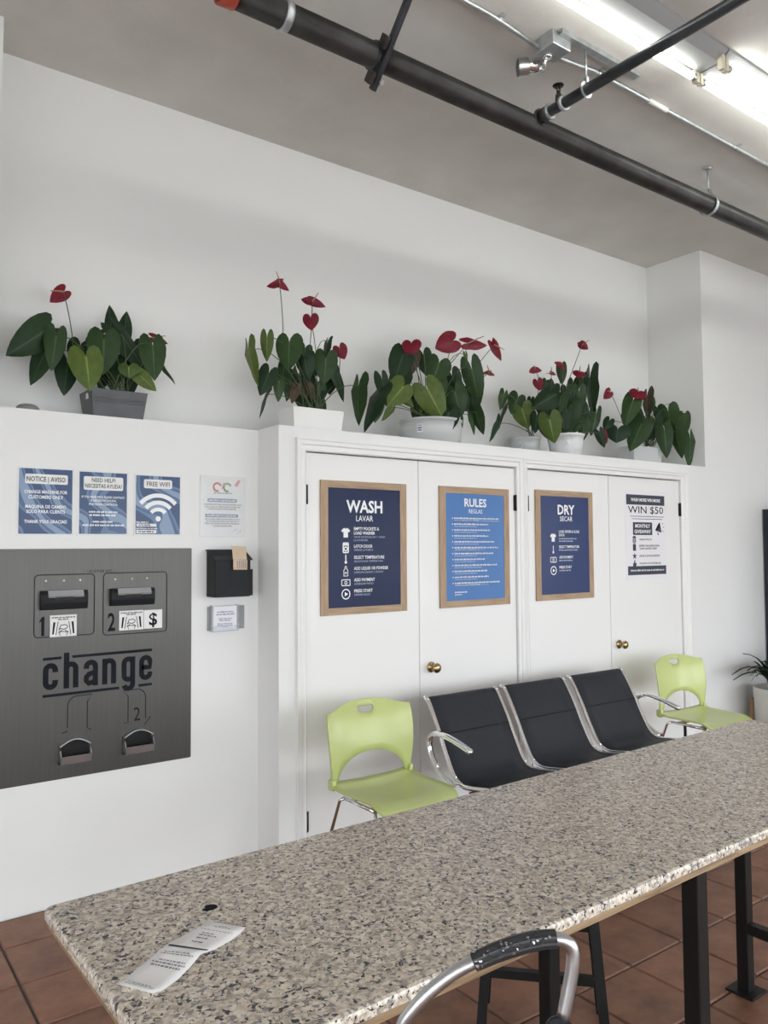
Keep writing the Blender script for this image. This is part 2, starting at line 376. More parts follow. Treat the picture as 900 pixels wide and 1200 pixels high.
# closet: face frame, top and left side, open behind the doors
D1=(2.037,3.550); D2=(3.650,5.300); DT=2.052
wc = MB()
wc.box(1.884,D1[0],YC,YC+.06,0,LEDGE).box(D1[1],D2[0],YC,YC+.06,0,DT).box(D2[1],NR,YC,YC+.06,0,LEDGE).box(D1[0],D2[1],YC,YC+.06,DT,LEDGE)
wc.box(1.884,1.92,YC+.06,YM,0,LEDGE-.03).box(1.884,NR,YC+.06,YN,LEDGE-.03,LEDGE)
struct(wc.build('wall_closet',M['wall']),'white boxed-in closet front below the plant ledge')
ci = MB().box(1.93,NR-.03,YN-.06,YN-.01,0,LEDGE-.04)
struct(ci.build('wall_closet_inside',M['dark']))
def casing(name, x0,x1,zt,wl,wr,wt):
    prof=[(0,0),(0,.010),(.10,.014),(.16,.010),(.45,.012),(.55,.019),(.80,.021),(.9,.024),(1,.024),(1,0)]
    mb=MB(); vs=[]
    for u,v in prof:
        vs+= [(x0-u*wl,YC-v,0),(x0-u*wl,YC-v,zt+u*wt),(x1+u*wr,YC-v,zt+u*wt),(x1+u*wr,YC-v,0)]
    n=len(prof)
    fs=[(i*4+j,i*4+j+1,(i+1)*4+j+1,(i+1)*4+j) for i in range(n-1) for j in range(3)]
    mb.add(vs,fs); mb.f+= [tuple(range(0,4*n,4)),tuple(range(3,4*n,4))]; mb.sm+=[False,False]
    return struct(mb.build(name,M['trim']),'moulded white casing around closet doors')
casing('trim_1',*D1,DT,.058,.049,.066); casing('trim_2',*D2,DT,.049,.085,.060)
# doors
DOORS=[(D1[0]+.004,2.776,'L'),(2.780,D1[1]-.004,'R'),(D2[0]+.004,4.460,'L'),(4.465,D2[1]-.004,'R')]
for k,(a,b,side) in enumerate(DOORS):
    d=struct(MB().box(a,b,YC+.004,YC+.039,.012,DT-.006).build(f'door_{k+1}',M['trim'],bevel=.002),'plain white flush closet door')
    hx = a if side=='L' else b
    for hz in (1.83,.19):
        h=MB().box(hx-.012,hx+.012,YC-.002,YC+.004,hz-.048,hz+.048); h.tube([(hx,YC-.006,hz-.05),(hx,YC-.006,hz+.05)],.0065,8)
        h.build('hinge',M['hinge'],d)
    if side=='R':
        kx=a+.078; kn=MB().lathe([(.0,0),(.028,0),(.031,-.004),(.027,-.010),(.013,-.014),(.011,-.030),(.017,-.036),(.026,-.044),(.0285,-.054),(.025,-.062),(.012,-.067),(0,-.068)],(kx,YC+.004,.88),20,'y')
        kn.build('knob',M['brass'],d)
# shell of the shop behind the camera
def windowed(name, axis, pos, thick, span, wins):
    mb=MB(); lo,hi=span; edges=[lo]+[e for w in wins for e in w]+[hi]
    def bx(a,b,z0,z1):
        if axis=='y': mb.box(pos,pos+thick,a,b,z0,z1)
        else: mb.box(a,b,pos-thick,pos,z0,z1)
    bx(lo,hi,-.05,WZ0); bx(lo,hi,WZ1,CEIL)
    for i in range(0,len(edges),2): bx(edges[i],edges[i+1],WZ0,WZ1)
    return struct(mb.build(name,M['wall']),'white wall with shop windows')
windowed('wall_right','y',XR,.2,(YB,YN),WIN_R); windowed('wall_front','x',YB,.2,(XL,XR),WIN_B)
windowed('wall_left','y',XL-.2,.2,(YB,YN),WIN_L_ADDED)  # openings on this side are added to let more daylight in
struct(MB().box(-30,30,-45,YB-.2,-.15,-.05).build('ground_outside',M['pavement']),'unseen grey pavement added outside the shop windows to cut light from below')  # unseen ground, here and at the sides, added to dim light from below
struct(MB().box(XR+.2,30,YB-.2,40,-.15,-.05).build('ground_side',M['pavement']))
struct(MB().box(-30,XL-.2,YB-.2,40,-.15,-.05).build('ground_side',M['pavement']))
wn=0
for ax,ws in (('y',WIN_R),('x',WIN_B),('l',WIN_L_ADDED)):
    for a,b in ws:
        wn+=1; fr=MB(); gl=MB()
        def bx(mb,p,q,z0,z1,t0,t1):
            if ax=='y': mb.box(XR+t0,XR+t1,p,q,z0,z1)
            elif ax=='l': mb.box(XL-t1,XL-t0,p,q,z0,z1)
            else: mb.box(p,q,YB-t1,YB-t0,z0,z1)
        for p,q,z0,z1 in ((a,a+.05,WZ0,WZ1),(b-.05,b,WZ0,WZ1),(a+.05,b-.05,WZ0,WZ0+.06),(a+.05,b-.05,WZ1-.06,WZ1),(a+.05,b-.05,2.2,2.26)): bx(fr,p,q,z0,z1,.06,.12)
        w=struct(fr.build(f'window_{wn}',M['alu']),'aluminium framed shop window')  # left-wall frames and panes belong to the windows added for light
        bx(gl,a+.05,b-.05,WZ0+.06,WZ1-.06,.085,.091); gl.build('pane',M['pane'],w)

# ------------------------------------------------------------------ ceiling services
PY,PZ=2.66,3.66
pt=thing('sprinkler_pipe','thick black steel pipe running under the grey ceiling','pipe',(1.30,PY,CEIL))
def loc(o): return o
def put(mb,name,m,par,bevel=0):           # build in world coordinates under an empty with an un-rotated location
    o=mb.build(name,m,par,bevel); o.location=-Vector(par.location) if par else Vector(); return o
put(MB().tube([(1.255,PY,PZ),(8.6,PY,PZ)],.053,20),'pipe_run',M['pipe'],pt)
put(MB().tube([(1.20,PY,PZ),(1.262,PY,PZ)],.060,20).tube([(1.14,PY,PZ),(1.21,PY,PZ)],.050,16),'end_coupling',M['red_plastic'],pt)
put(MB().lathe([(.055,-.016),(.059,-.016),(.059,.016),(.055,.016)],(1.475,PY,PZ),24,'x'),'band',M['galv'],pt)
# hangers of the thick pipe: ring, rod and ceiling plate
for hx in (4.45,):
    mb=MB(); mb.tube([(hx,PY,PZ+.085),(hx,PY,CEIL-.006)],.006,8)
    r=[(hx, PY+.061*math.sin(a), PZ+.061*math.cos(a)) for a in [math.radians(x) for x in range(-165,166,15)]]
    mb.bar([(hx,PY-.012,PZ+.10)]+[(hx,PY+.062*math.cos(math.radians(t)),PZ+.062*math.sin(math.radians(t))) for t in range(115,-236,-15)][:24]+[(hx,PY+.012,PZ+.10)],.003,.024,(1,0,0))
    mb.lathe([(0,-.006),(.03,-.006),(.022,-.016),(.008,-.02),(0,-.02)],(hx,PY,CEIL),14)
    put(mb,'ring_hanger',M['galv'],pt)
bx0=1.92
put(MB().lathe([(.053,-.022),(.060,-.022),(.060,.022),(.053,.022)],(bx0,PY,PZ),24,'x'),'brace_clamp',M['pipe'],pt)
d_=Vector((0,-1,1)).normalized(); e_=Vector((0,-1,-1)).normalized(); c_=Vector((bx0,PY,PZ))+e_*.072
put(MB().bar([c_-d_*.115,c_+d_*.40],.030,.022,(1,0,0)),'sway_brace',M['pipe2'],pt)
for q in (-.072,.072):
    put(MB().bar([c_+d_*q+Vector((-.028,0,0))-e_*.03,c_+d_*q+Vector((-.028,0,0))+e_*.016],.020,.05,d_),'clamp_lug',M['pipe'],pt)
    p_=c_+d_*q+e_*.010+Vector((.018,0,0)); put(MB().tube([p_,p_+e_*.016],.011,6),'clamp_bolt',M['galv'],pt)

BX,BZ=2.885,3.685
bt=thing('branch_pipe','thin black branch pipe with a sprinkler head teed off the thick pipe','pipe',(BX,PY,CEIL))
put(MB().tube([(BX,PY-.04,BZ),(BX,-1.8,BZ)],.026,16),'pipe_run',M['pipe2'],bt)
put(MB().tube([(BX,PY-.045,BZ),(BX,PY-.11,BZ)],.034,16).tube([(BX,PY-.045,BZ),(BX,PY-.058,BZ)],.041,16),'tee_fitting',M['pipe'],bt)
put(MB().lathe([(.034,-.006),(.037,-.006),(.037,.006),(.034,.006)],(BX,PY-.115,BZ),20,'y'),'fitting_ring',M['galv'],bt)
put(MB().lathe([(.028,-.008),(.036,-.008),(.036,.008),(.028,.008)],(BX,PY-.20,BZ),20,'y'),'fitting_ring',M['galv'],bt)
sp=put(MB().tube([(BX,PY-.17,BZ+.02),(BX,PY-.17,BZ+.055)],.016,12),'sprinkler_neck',M['pipe'],bt)
q=MB().tube([(BX,PY-.17,BZ+.055),(BX,PY-.17,BZ+.075)],.010,10)
for s in(-1,1): q.tube([(BX+s*.009,PY-.17,BZ+.07),(BX+s*.013,PY-.17,BZ+.085),(BX+s*.004,PY-.17,BZ+.10)],.003,6)
q.lathe([(0,.100),(.026,.100),(.028,.103),(0,.106)],(BX,PY-.17,BZ),16)
q.build('sprinkler_head',M['hinge'],sp)
mb=MB().box(2.70,3.27,2.30,2.341,CEIL-.024,CEIL-.021).box(2.70,3.27,2.30,2.304,CEIL-.021,CEIL).box(2.70,3.27,2.337,2.341,CEIL-.021,CEIL)
put(mb,'strut_channel',M['galv'],bt)
mb=MB().tube([(BX,2.322,CEIL-.02),(BX,2.322,BZ+.045)],.005,8)
mb.bar([(BX+.030*math.cos(math.radians(t)),2.322,BZ+.030*math.sin(math.radians(t))) for t in range(100,-261,-20)],.02,.003,(0,1,0))
mb.box(BX-.008,BX+.008,2.312,2.332,BZ+.03,BZ+.06)
put(mb,'rod_hanger',M['galv'],bt)

ct=thing('electrical_conduit','thin grey metal conduit running along the ceiling','conduit',(1.2,2.42,CEIL))
cy=2.415
put(MB().tube([(1.2,cy,CEIL-.013),(2.34,cy,CEIL-.013),(2.46,cy,CEIL-.022),(2.66,cy,CEIL-.045)],.0115,10).tube([(2.80,cy,CEIL-.045),(2.93,cy,CEIL-.03),(3.05,cy,CEIL-.013),(8.8,cy,CEIL-.013)],.0115,10),'conduit_run',M['galv'],ct)
put(MB().tube([(3.50,cy,CEIL-.013),(3.66,cy,CEIL-.013)],.0135,10),'white_sleeve',M['white_plastic'],ct)
for x in (2.42,3.10,4.35): put(MB().box(x-.012,x+.012,cy-.03,cy+.03,CEIL-.003,CEIL).tube([(x-.012,cy,CEIL-.013),(x+.012,cy,CEIL-.013)],.0145,10),'conduit_strap',M['galv'],ct)
put(MB().box(2.665,2.785,2.325,2.435,CEIL-.070,CEIL),'junction_box',M['galv'],ct,bevel=.004)
cm=thing('security_camera','small silver bullet security camera under a metal junction box','camera',(2.69,2.44,CEIL-.085))
cx0=Vector((2.765,2.500,CEIL-.050)); dv=Vector((-.80,.58,-.12)).normalized()
put(MB().tube([cx0+dv*(-.02),cx0+dv*.085],.034,20),'camera_body',M['chrome'],cm)
hd=put(MB().tube([cx0+dv*.055,cx0+dv*.105],.040,20,False),'sun_hood',M['alu'],cm)
put(MB().tube([cx0+dv*.084,cx0+dv*.088],.024,16),'lens',M['dome'],cm)
put(MB().tube([(2.72,2.42,CEIL-.070),(2.72,2.43,CEIL-.11),cx0],.008,8).lathe([(0,0),(.022,0),(.02,-.008),(0,-.008)],(2.72,2.41,CEIL-.070),14),'mount_bracket',M['chrome'],cm)

def fixture(x0,x1,yc,tubes,label):
    t=thing('fluorescent_fixture',label,'ceiling light',((x0+x1)/2,yc,CEIL),group='fluorescent strip lights')
    hs=MB().prism([(yc-.095,CEIL),(yc-.095,CEIL-.012),(yc-.05,CEIL-.05),(yc+.05,CEIL-.05),(yc+.095,CEIL-.012),(yc+.095,CEIL)],'x',x0,x1)
    put(hs,'housing',M['white_metal'],t)
    for s in tubes:
        yy=yc+s*.066; z=CEIL-.075
        tb=put(MB().tube([(x0+.045,yy,z),(x1-.045,yy,z)],.0165,14),'tube',M['tube'],t)
        for e0_ in (x0+.026,x1-.050): MB().tube([(e0_,yy,z),(e0_+.024,yy,z)],.017,14).build('tube_cap',M['alu'],tb)
    for xx in (x0+.012,x1-.012):
        for s in (-1,1): put(MB().box(xx-.012,xx+.012,yc+s*.066-.014,yc+s*.066+.014,CEIL-.100,CEIL-.03),'lamp_socket',M['cream_plastic'],t,bevel=.003)
FY=2.035
fixture(1.02,3.445,FY,(1,),'strip light with a single lit tube, beside the ceiling conduit')
fixture(3.455,5.88,FY,(1,-1),'strip light with two lit tubes at the upper right corner')
# ------------------------------------------------------------------ change machine
YP=YM-.004
cmx=thing('change_machine','brushed steel change machine panel with two bill slots and coin cups','change machine',(1.08,YM,.546))
pnl=put(MB().prism(rrect(.645,1.521,.546,1.560,.006),'y',YP,YM-.0008),'panel',M['steel'],cmx)
yp=YP-.0008
mb=MB()
for x0,x1,z0,z1 in ((.800,1.056,1.172,1.445),(1.096,1.396,1.163,1.447)): ring_strip(mb,rrect(x0,x1,z0,z1,.018),.004,yp,True)
text_mb(mb,'— USE EITHER SIDE —',1.078,1.452,.011,yp,width=.150)
put(mb,'outline_print',M['ink'],cmx)['kind']='stuff'
mb=MB(); flat(mb,[(.830,1.178),(.843,1.178),(.843,1.262),(.834,1.262),(.822,1.245),(.822,1.236),(.830,1.242)],yp); put(mb,'numeral',M['ink'],cmx)
mb=MB(); text_mb(mb,'2',1.134,1.182,.080,yp,width=.034,bold=.02); put(mb,'numeral',M['ink'],cmx)
# the word, in tall condensed heavy letters, with the bars above and below it
SW=.0235
def letter(strokes):
    b=MB()
    for i_,pts in enumerate(strokes): ring_strip(b,pts,SW,yp-.0003*i_)
    put(b,'letter',M['ink'],cmx)
def hook(x,w,z0,z1,kind):
    r=w/2; c=x+r
    return arc((c,z1-r),r,180,0,8) if kind=='top' else arc((c,z0+r),r,180,360,8)
LW=.040; Z0,Z1=.952,1.046; xs_=[.851,.938,1.024,1.106,1.194,1.276]
x=xs_[0]; letter([[(x+LW,Z1-.030)]+hook(x,LW,Z0,Z1,'top')[::-1]+[(x,Z0+.03)]+hook(x,LW,Z0,Z1,'bot')+[(x+LW,Z0+.030)]])
x=xs_[1]; letter([[(x,Z0-.012),(x,Z1+.052)],[(x,Z1-.03)]+hook(x,LW,Z0,Z1,'top')+[(x+LW,Z0-.012)]])
x=xs_[2]; letter([[(x,Z1-.028)]+hook(x,LW,Z0,Z1,'top')+[(x+LW,Z0-.012)],[(x+LW,Z1-.046),(x+.012,Z1-.052),(x,Z1-.066),(x,Z0+.014),(x+.010,Z0),(x+LW,Z0+.008)]])
x=xs_[3]; letter([[(x,Z0-.012),(x,Z1+.010)],[(x,Z1-.03)]+hook(x,LW,Z0,Z1,'top')+[(x+LW,Z0-.012)]])
x=xs_[4]; letter([[(x+LW,Z0+.030)]+hook(x,LW,Z0,Z1,'bot')[::-1]+[(x,Z1-.03)]+hook(x,LW,Z0,Z1,'top')+[(x+LW,Z1-.03)],[(x+LW,Z1+.010),(x+LW,Z0-.022)]+arc((x+LW/2,Z0-.022),LW/2,0,-170,8)])
x=xs_[5]; letter([[(x,Z0+.048),(x+LW,Z0+.048),(x+LW,Z1-.02)]+hook(x,LW,Z0,Z1,'top')[::-1]+[(x,Z0+.02)]+hook(x,LW,Z0,Z1,'bot')+[(x+LW,Z0+.026)]])
def barp(q): b=MB(); flat(b,q,yp); put(b,'bar_print',M['ink'],cmx)
barp([(.839,1.070),(.917,1.071),(.917,1.083),(.839,1.082)]); barp([(.962,1.072),(1.326,1.073),(1.326,1.086),(.962,1.084)])
barp([(.839,.909),(1.172,.911),(1.172,.923),(.839,.921)]); barp([(1.262,.912),(1.326,.913),(1.326,.925),(1.262,.924)])
mb=MB()
def arrow(mb,x0,x1,zt,zb,flip):
    w=.004
    if not flip:
        ring_strip(mb,[(x0,zb+.02),(x0,zt-.04)]+arc((x0+.04,zt-.04),.04,180,90,6)+[(x1+.02,zt),(x1,zt-.03),(x1,zb+.01),(x1+.018,zb)],w,yp); ring_strip(mb,[(x0-.022,zb),(x0,zb+.006)],w,yp)
    else:
        ring_strip(mb,[(x0-.018,zb+.012),(x0,zb+.01),(x0,zt-.03),(x0-.022,zt),(x1-.04,zt)]+arc((x1-.04,zt-.04),.04,90,0,6)+[(x1,zb+.022),(x1+.024,zb+.025),(x1-.004,zb-.008)],w,yp)
arrow(mb,.945,1.030,.902,.745,False); put(mb,'arrow_print',M['ink'],cmx)['kind']='stuff'
mb=MB(); arrow(mb,1.214,1.296,.902,.742,True); put(mb,'arrow_print',M['ink'],cmx)
mb=MB(); text_mb(mb,'2',1.256,.757,.062,yp,width=.030); put(mb,'numeral',M['ink'],cmx)
for (x0,x1,z0,z1) in ((.822,1.022,1.290,1.375),(1.125,1.330,1.294,1.375)):
    a=put(MB().prism([(YP,z0),(YP-.022,z0+.004),(YP-.028,z0+.03),(YP-.028,z1-.018),(YP-.020,z1),(YP,z1)],'x',x0,x1),'bill_acceptor',M['black_plastic'],cmx,bevel=.002)
    a2=MB().prism([(YP-.0285,z1-.030),(YP-.034,z1-.022),(YP-.022,z1+.001),(YP-.0195,z1)],'x',x0+.03,x1-.02); a2.build('bill_tray',M['smoke'],a)
    MB().box((x0+x1)/2-.037,(x0+x1)/2+.037,YP-.0300,YP-.027,z1-.042,z1-.026).build('bill_slot',M['dark'],a)
    for fx in (.12,.5,.85):
        put(MB().lathe([(0,0),(.0055,0),(.004,-.003),(0,-.004)],(x0+(x1-x0)*fx,YP,z1+.043),10,'y'),'status_light',M['white_plastic'],cmx)
def bill_sticker(x0,x1,z0,z1):
    s=put(MB().box(x0,x1,YP-.006,YP,z0,z1),'instruction_sticker',M['white_plastic'],cmx)
    p=MB(); y=YP-.0068; w=x1-x0;h=z1-z0
    fine_print(p,x0+.06*w,x1-.06*w,z1-.14*h,.006,y,3); fine_print(p,x0+.3*w,x1-.3*w,z1-.23*h,.006,y,5)
    for sg in(-1,1):
        cxx=(x0+x1)/2
        flat(p,[(cxx+sg*w*.36,z0+h*.12),(cxx+sg*w*.42,z0+h*.12),(cxx+sg*w*.38,z0+h*.68),(cxx+sg*w*.30,z0+h*.68)][::sg],y)
        ring_strip(p,[(cxx+sg*w*.28,z0+h*.08),(cxx+sg*w*.2,z0+h*.7)],.003,y)
        ring_strip(p,[(cxx+sg*w*.12,z0+h*.05),(cxx+sg*w*.16,z0+h*.22),(cxx+sg*w*.05,z0+h*.3)],.003,y)
    ring_strip(p,[(cxx-w*.17,z0+h*.3),(cxx-w*.10,z0+h*.38),(cxx,z0+h*.33),(cxx+w*.12,z0+h*.38),(cxx+w*.16,z0+h*.48),(cxx+w*.08,z0+h*.55),(cxx-w*.1,z0+h*.53)],.0035,y,True)
    ring_strip(p,[(cxx-w*.2,z0+h*.2),(cxx-w*.05,z0+h*.24),(cxx+w*.2,z0+h*.2)],.003,y)
    p.build('sticker_print',M['ink'],s).__setitem__('kind','stuff')
bill_sticker(.865,.978,1.171,1.266); bill_sticker(1.168,1.281,1.180,1.270)
s=put(MB().box(1.284,1.372,YP-.005,YP,1.181,1.268),'dollar_sticker',M['white_plastic'],cmx)
p=MB(); text_mb(p,'$',1.328,1.197,.056,YP-.0058,bold=.02); p.build('sticker_print',M['ink'],s).__setitem__('kind','stuff')
for (x0,x1) in ((.908,1.040),(1.190,1.326)):
    z0,z1=.610,.718; c=MB(); w=x1-x0; n=10
    # hooded coin cup: arched back plate, cheeks and a low front lip
    top=[(x0+w*i/n, z1-.028+.028*math.sin(math.pi*i/n)) for i in range(n+1)]
    put(MB().prism([(x0,z0)]+[(x1,z0)]+top[::-1],'y',YP-.003,YP),'coin_cup_back',M['black_metal'],cmx)
    c=MB()
    c.prism([(YP,z0),(YP-.040,z0+.006),(YP-.046,z0+.040),(YP-.043,z0+.040),(YP-.037,z0+.012),(YP,z0+.008)],'x',x0,x1)
    for xx in (x0,x1-.004): c.prism([(YP,z0),(YP-.040,z0+.006),(YP-.046,z0+.040),(YP-.03,z1-.045),(YP,z1-.03)],'x',xx,xx+.004)
    c.sweep([(a,YP-.014,b) for a,b in top],[(-.014,-.002),(.014,-.002),(.014,.002),(-.014,.002)],True,False,(0,0,1))
    put(c,'coin_cup',M['alu'],cmx)

# ------------------------------------------------------------------ notices on the wall
def notice(x0,x1,z0,z1,label,fn,base='swirl',cat='notice',border=.008):
    t=thing('wall_notice',label,cat,((x0+x1)/2,YM,z0),group='notices above the change machine')
    put(MB().prism(rrect(x0,x1,z0,z1,.004),'y',YM-.004,YM),'backing',M['white_plastic'],t)
    put(MB().box(x0+border,x1-border,YM-.0052,YM-.0042,z0+border,z1-border),'print_sheet',M[base],t)
    fn(t,x0,x1,z0,z1,YM-.0062)
    return t
def n1(t,x0,x1,z0,z1,y):
    c=(x0+x1)/2; b=MB(); flat(b,rrect(x0+.032,x1-.028,z1-.075,z1-.032,.008),y); put(b,'title_box',M['paper'],t)
    b=MB(); text_mb(b,'NOTICE | AVISO',c,z1-.064,.021,y-.0006,width=.162,bold=.01); put(b,'title_text',M['ink'],t).__setitem__('kind','stuff')
    b=MB()
    for s,z,w in (('CHANGE MACHINE FOR',.105,.180),('CUSTOMERS ONLY',.128,.145),('MAQUINA DE CAMBIO',.170,.170),('SOLO PARA CLIENTS',.192,.162),('THANK YOU! GRACIAS!',.236,.178)): text_mb(b,s,c,z1-z-.012,.014,y,width=w,bold=.022)
    put(b,'body_text',M['white_ink'],t).__setitem__('kind','stuff')
def n2(t,x0,x1,z0,z1,y):
    c=(x0+x1)/2; b=MB(); flat(b,rrect(x0+.026,x1-.026,z1-.090,z1-.028,.008),y); put(b,'title_box',M['paper'],t)
    b=MB(); text_mb(b,'NEED HELP?',c,z1-.053,.018,y-.0006,width=.108,bold=.01); text_mb(b,'NECESITAS AYUDA?',c,z1-.080,.018,y-.0006,width=.166,bold=.01); put(b,'title_text',M['ink'],t).__setitem__('kind','stuff')
    b=MB()
    for s,z,w in (('IF YOU NEED HELP, PLEASE CONTACT:',.118,.195),('SI NECESITAS AYUDA,',.134,.118),('POR FAVOR CONTACTA:',.151,.130)): text_mb(b,s,c,z1-z-.009,.010,y,width=w,bold=.018)
    for k,(z,w) in enumerate(((.186,.13),(.201,.125),(.231,.095),(.247,.185))): fine_print(b,c-w/2,c+w/2,z1-z-.008,.008,y,20+k)
    put(b,'body_text',M['white_ink'],t).__setitem__('kind','stuff')
def n3(t,x0,x1,z0,z1,y):
    c=(x0+x1)/2; b=MB(); flat(b,rrect(x0+.046,x1-.048,z1-.068,z1-.025,.008),y)
    put(b,'title_box',M['paper'],t)
    for q0,q1 in ((.044,.058),(.012,.028)): b=MB(); flat(b,rrect(x0+.012,x0+.108,z0+q0,z0+q1,.003),y); put(b,'white_strip',M['paper'],t)
    b=MB(); text_mb(b,'FREE WIFI',c,z1-.058,.022,y-.0006,width=.112,bold=.005)
    fine_print(b,x0+.022,x0+.078,z0+.047,.008,y-.0006,31); fine_print(b,x0+.022,x0+.095,z0+.016,.008,y-.0006,32); put(b,'title_text',M['ink'],t).__setitem__('kind','stuff')
    b=MB(); zz=z1-.213
    for r,wd in ((.045,.018),(.078,.020),(.112,.020)): q=MB(); ring_strip(q,arc((c,zz),r,40,140,14),wd,y); put(q,'wifi_arc',M['white_ink'],t)
    q=MB(); flat(q,arc((c,zz),.013,0,360,20)[:-1],y); put(q,'wifi_dot',M['white_ink'],t)
    fine_print(b,x0+.012,x0+.07,z0+.062,.006,y,33); fine_print(b,x0+.012,x0+.11,z0+.032,.006,y,34)
    put(b,'small_print',M['white_ink'],t)['kind']='stuff'
notice(.723,.962,1.618,1.921,'blue NOTICE AVISO sign, leftmost above the change machine',n1)
notice(.977,1.208,1.619,1.918,'blue NEED HELP sign between the notice and wifi signs',n2)
notice(1.234,1.467,1.619,1.914,'blue FREE WIFI sign with a white wifi symbol',n3)
def n4(t,x0,x1,z0,z1,y):
    c=(x0+x1)/2
    for m,px,r in (('red_ink',-.03,.020),('olive_ink',.025,.020)):
        b=MB(); ring_strip(b,arc((c+px,z1-.055),r,20,290,12),.010,y); put(b,'logo_ring',M[m],t)
    b=MB(); flat(b,[(c+.062,z1-.045),(c+.085,z1-.012),(c+.098,z1-.020),(c+.08,z1-.05)],y); flat(b,[(c-.01,z1-.07),(c-.004,z1-.066),(c+.012,z1-.03),(c+.004,z1-.032)],y); put(b,'pink_ribbon',M['pink_ink'],t)
    b=MB(); flat(b,rrect(c-.082,c+.078,z1-.130,z1-.113,.007),y); put(b,'blue_strip',M['blue_ink'],t); b=MB(); flat(b,rrect(c-.095,c+.085,z1-.207,z1-.191,.007),y); put(b,'blue_strip',M['blue_ink'],t)
    b=MB()
    for k,(z,w) in enumerate(((.082,.10),(.140,.20),(.152,.19),(.163,.16),(.214,.19),(.225,.18),(.236,.19),(.248,.10))): fine_print(b,c-w/2,c+w/2,z1-z-.006,.007,y,40+k)
    ring_strip(b,[(c+.06,z0+.028),(c+.075,z0+.04),(c+.085,z0+.03),(c+.078,z0+.015),(c+.092,z0+.022),(c+.1,z0+.035)],.002,y)
    put(b,'small_print',M['ink_soft'],t).__setitem__('kind','stuff')
    b=MB(); fine_print(b,c-.075,c+.07,z1-.126,.008,y-.0006,50); fine_print(b,c-.085,c+.075,z1-.203,.008,y-.0006,51); put(b,'strip_text',M['white_ink'],t).__setitem__('kind','stuff')
    put(MB().box(x0,x1,YM-.009,YM-.0075,z0,z1),'acrylic_cover',M['clear2'],t)
M['clear2']=glassy('thin_acrylic',(0.8,0.84,0.88),0.10)
notice(1.563,1.805,1.617,1.921,'white info sheet with blue strips under clear acrylic',n4,'paper',border=.004)

# black letter box with slanted lid, and the kraft tag on it
bbx=thing('drop_box','black wall box with a sloped lid below the white info sheet','drop box',(1.70,YM,1.31))
x0,x1,z0,z1=1.600,1.790,1.318,1.548; dpt=.105
put(MB().prism([(YM,z0),(YM-dpt,z0),(YM-dpt,z1-.042),(YM-.02,z1-.004),(YM,z1-.004)],'x',x0,x1),'box_body',M['black_plastic'],bbx,bevel=.003)
put(MB().prism([(YM,z1-.003),(YM-.02,z1-.003),(YM-dpt-.010,z1-.045),(YM-dpt-.010,z1-.050),(YM-.021,z1+.004),(YM,z1+.004)],'x',x0-.004,x1+.006),'lid',M['black_plastic'],bbx)
put(MB().box(x1-.001,x1+.014,YM-dpt+.004,YM-dpt+.012,z0+.004,z0+.135),'side_flange',M['black_plastic'],bbx)
kt=MB(); kx0,kx1=1.690,1.765; ky=YM-dpt-.013
for (a,b_) in (((ky+.018,z1+.022),(ky,z1-.045)),((ky,z1-.045),(ky-.004,z1-.095))):
    kt.add([(kx0,a[0],a[1]),(kx1,a[0]-.001,a[1]-.004),(kx1-.002,b_[0],b_[1]-.002),(kx0-.002,b_[0],b_[1])],[(0,1,2,3)])
o=kt.build('kraft_tag',M['kraft']); sm=o.modifiers.new('thick','SOLIDIFY'); sm.thickness=.0012
tag(o,'kraft cardboard tag hooked over the black wall box','tag')
kp=MB()
for i in range(5): 
    xx=kx0+.018+i*.011; kp.add([(xx,ky-.0045,z1-.088),(xx+.004,ky-.0045,z1-.088),(xx+.004,ky-.0018,z1-.052),(xx,ky-.0018,z1-.052)],[(0,1,2,3)])
kp.build('tag_print',M['ink_soft'],o).__setitem__('kind','stuff')
# business card holder
ch=thing('card_holder','clear acrylic business card holder below the black wall box','card holder',(1.70,YM,1.14))
x0,x1,z0,z1=1.604,1.806,1.150,1.268
put(MB().box(x0,x1,YM-.003,YM,z0,z1),'back_plate',M['clear'],ch)
put(MB().box(x0+.012,x1-.05,YM-.040,YM-.003,z0-.006,z0-.002).box(x0+.012,x1-.05,YM-.042,YM-.039,z0-.006,z0+.022).box(x0+.012,x0+.015,YM-.039,YM-.003,z0-.002,z1+.008).box(x1-.053,x1-.05,YM-.039,YM-.003,z0-.002,z1+.008),'pocket',M['clear'],ch)
cards=thing('business_cards','stack of white business cards in the acrylic holder','cards',(1.68,YM-.02,z0))
o=put(MB().box(x0+.020,x1-.058,YM-.036,YM-.008,z0+.000,z1+.002),'card_stack',M['paper_lilac'],cards)
b=MB(); cc=(x0+x1)/2-.02; y=YM-.0368
for k,(z,w,h) in enumerate(((.088,.085,.007),(.076,.095,.007),(.055,.07,.006),(.046,.06,.006),(.030,.08,.006),(.022,.085,.005),(.014,.03,.005))): fine_print(b,cc-w/2,cc+w/2,z0+z,h,y,60+k)
b.build('card_print',M['blue_ink'],o).__setitem__('kind','stuff')
# grey lump on the ledge
o=MB().lathe([(0,0),(.046,0),(.050,.008),(.046,.018),(.034,.027),(.018,.031),(0,.032)],(0,0,0),18).build('pebble',M['stone']); o.location=(.775,3.745,LEDGE); o.scale=(1,.75,1)
tag(o,'flat grey rounded stone on the ledge left of the grey planter','stone')

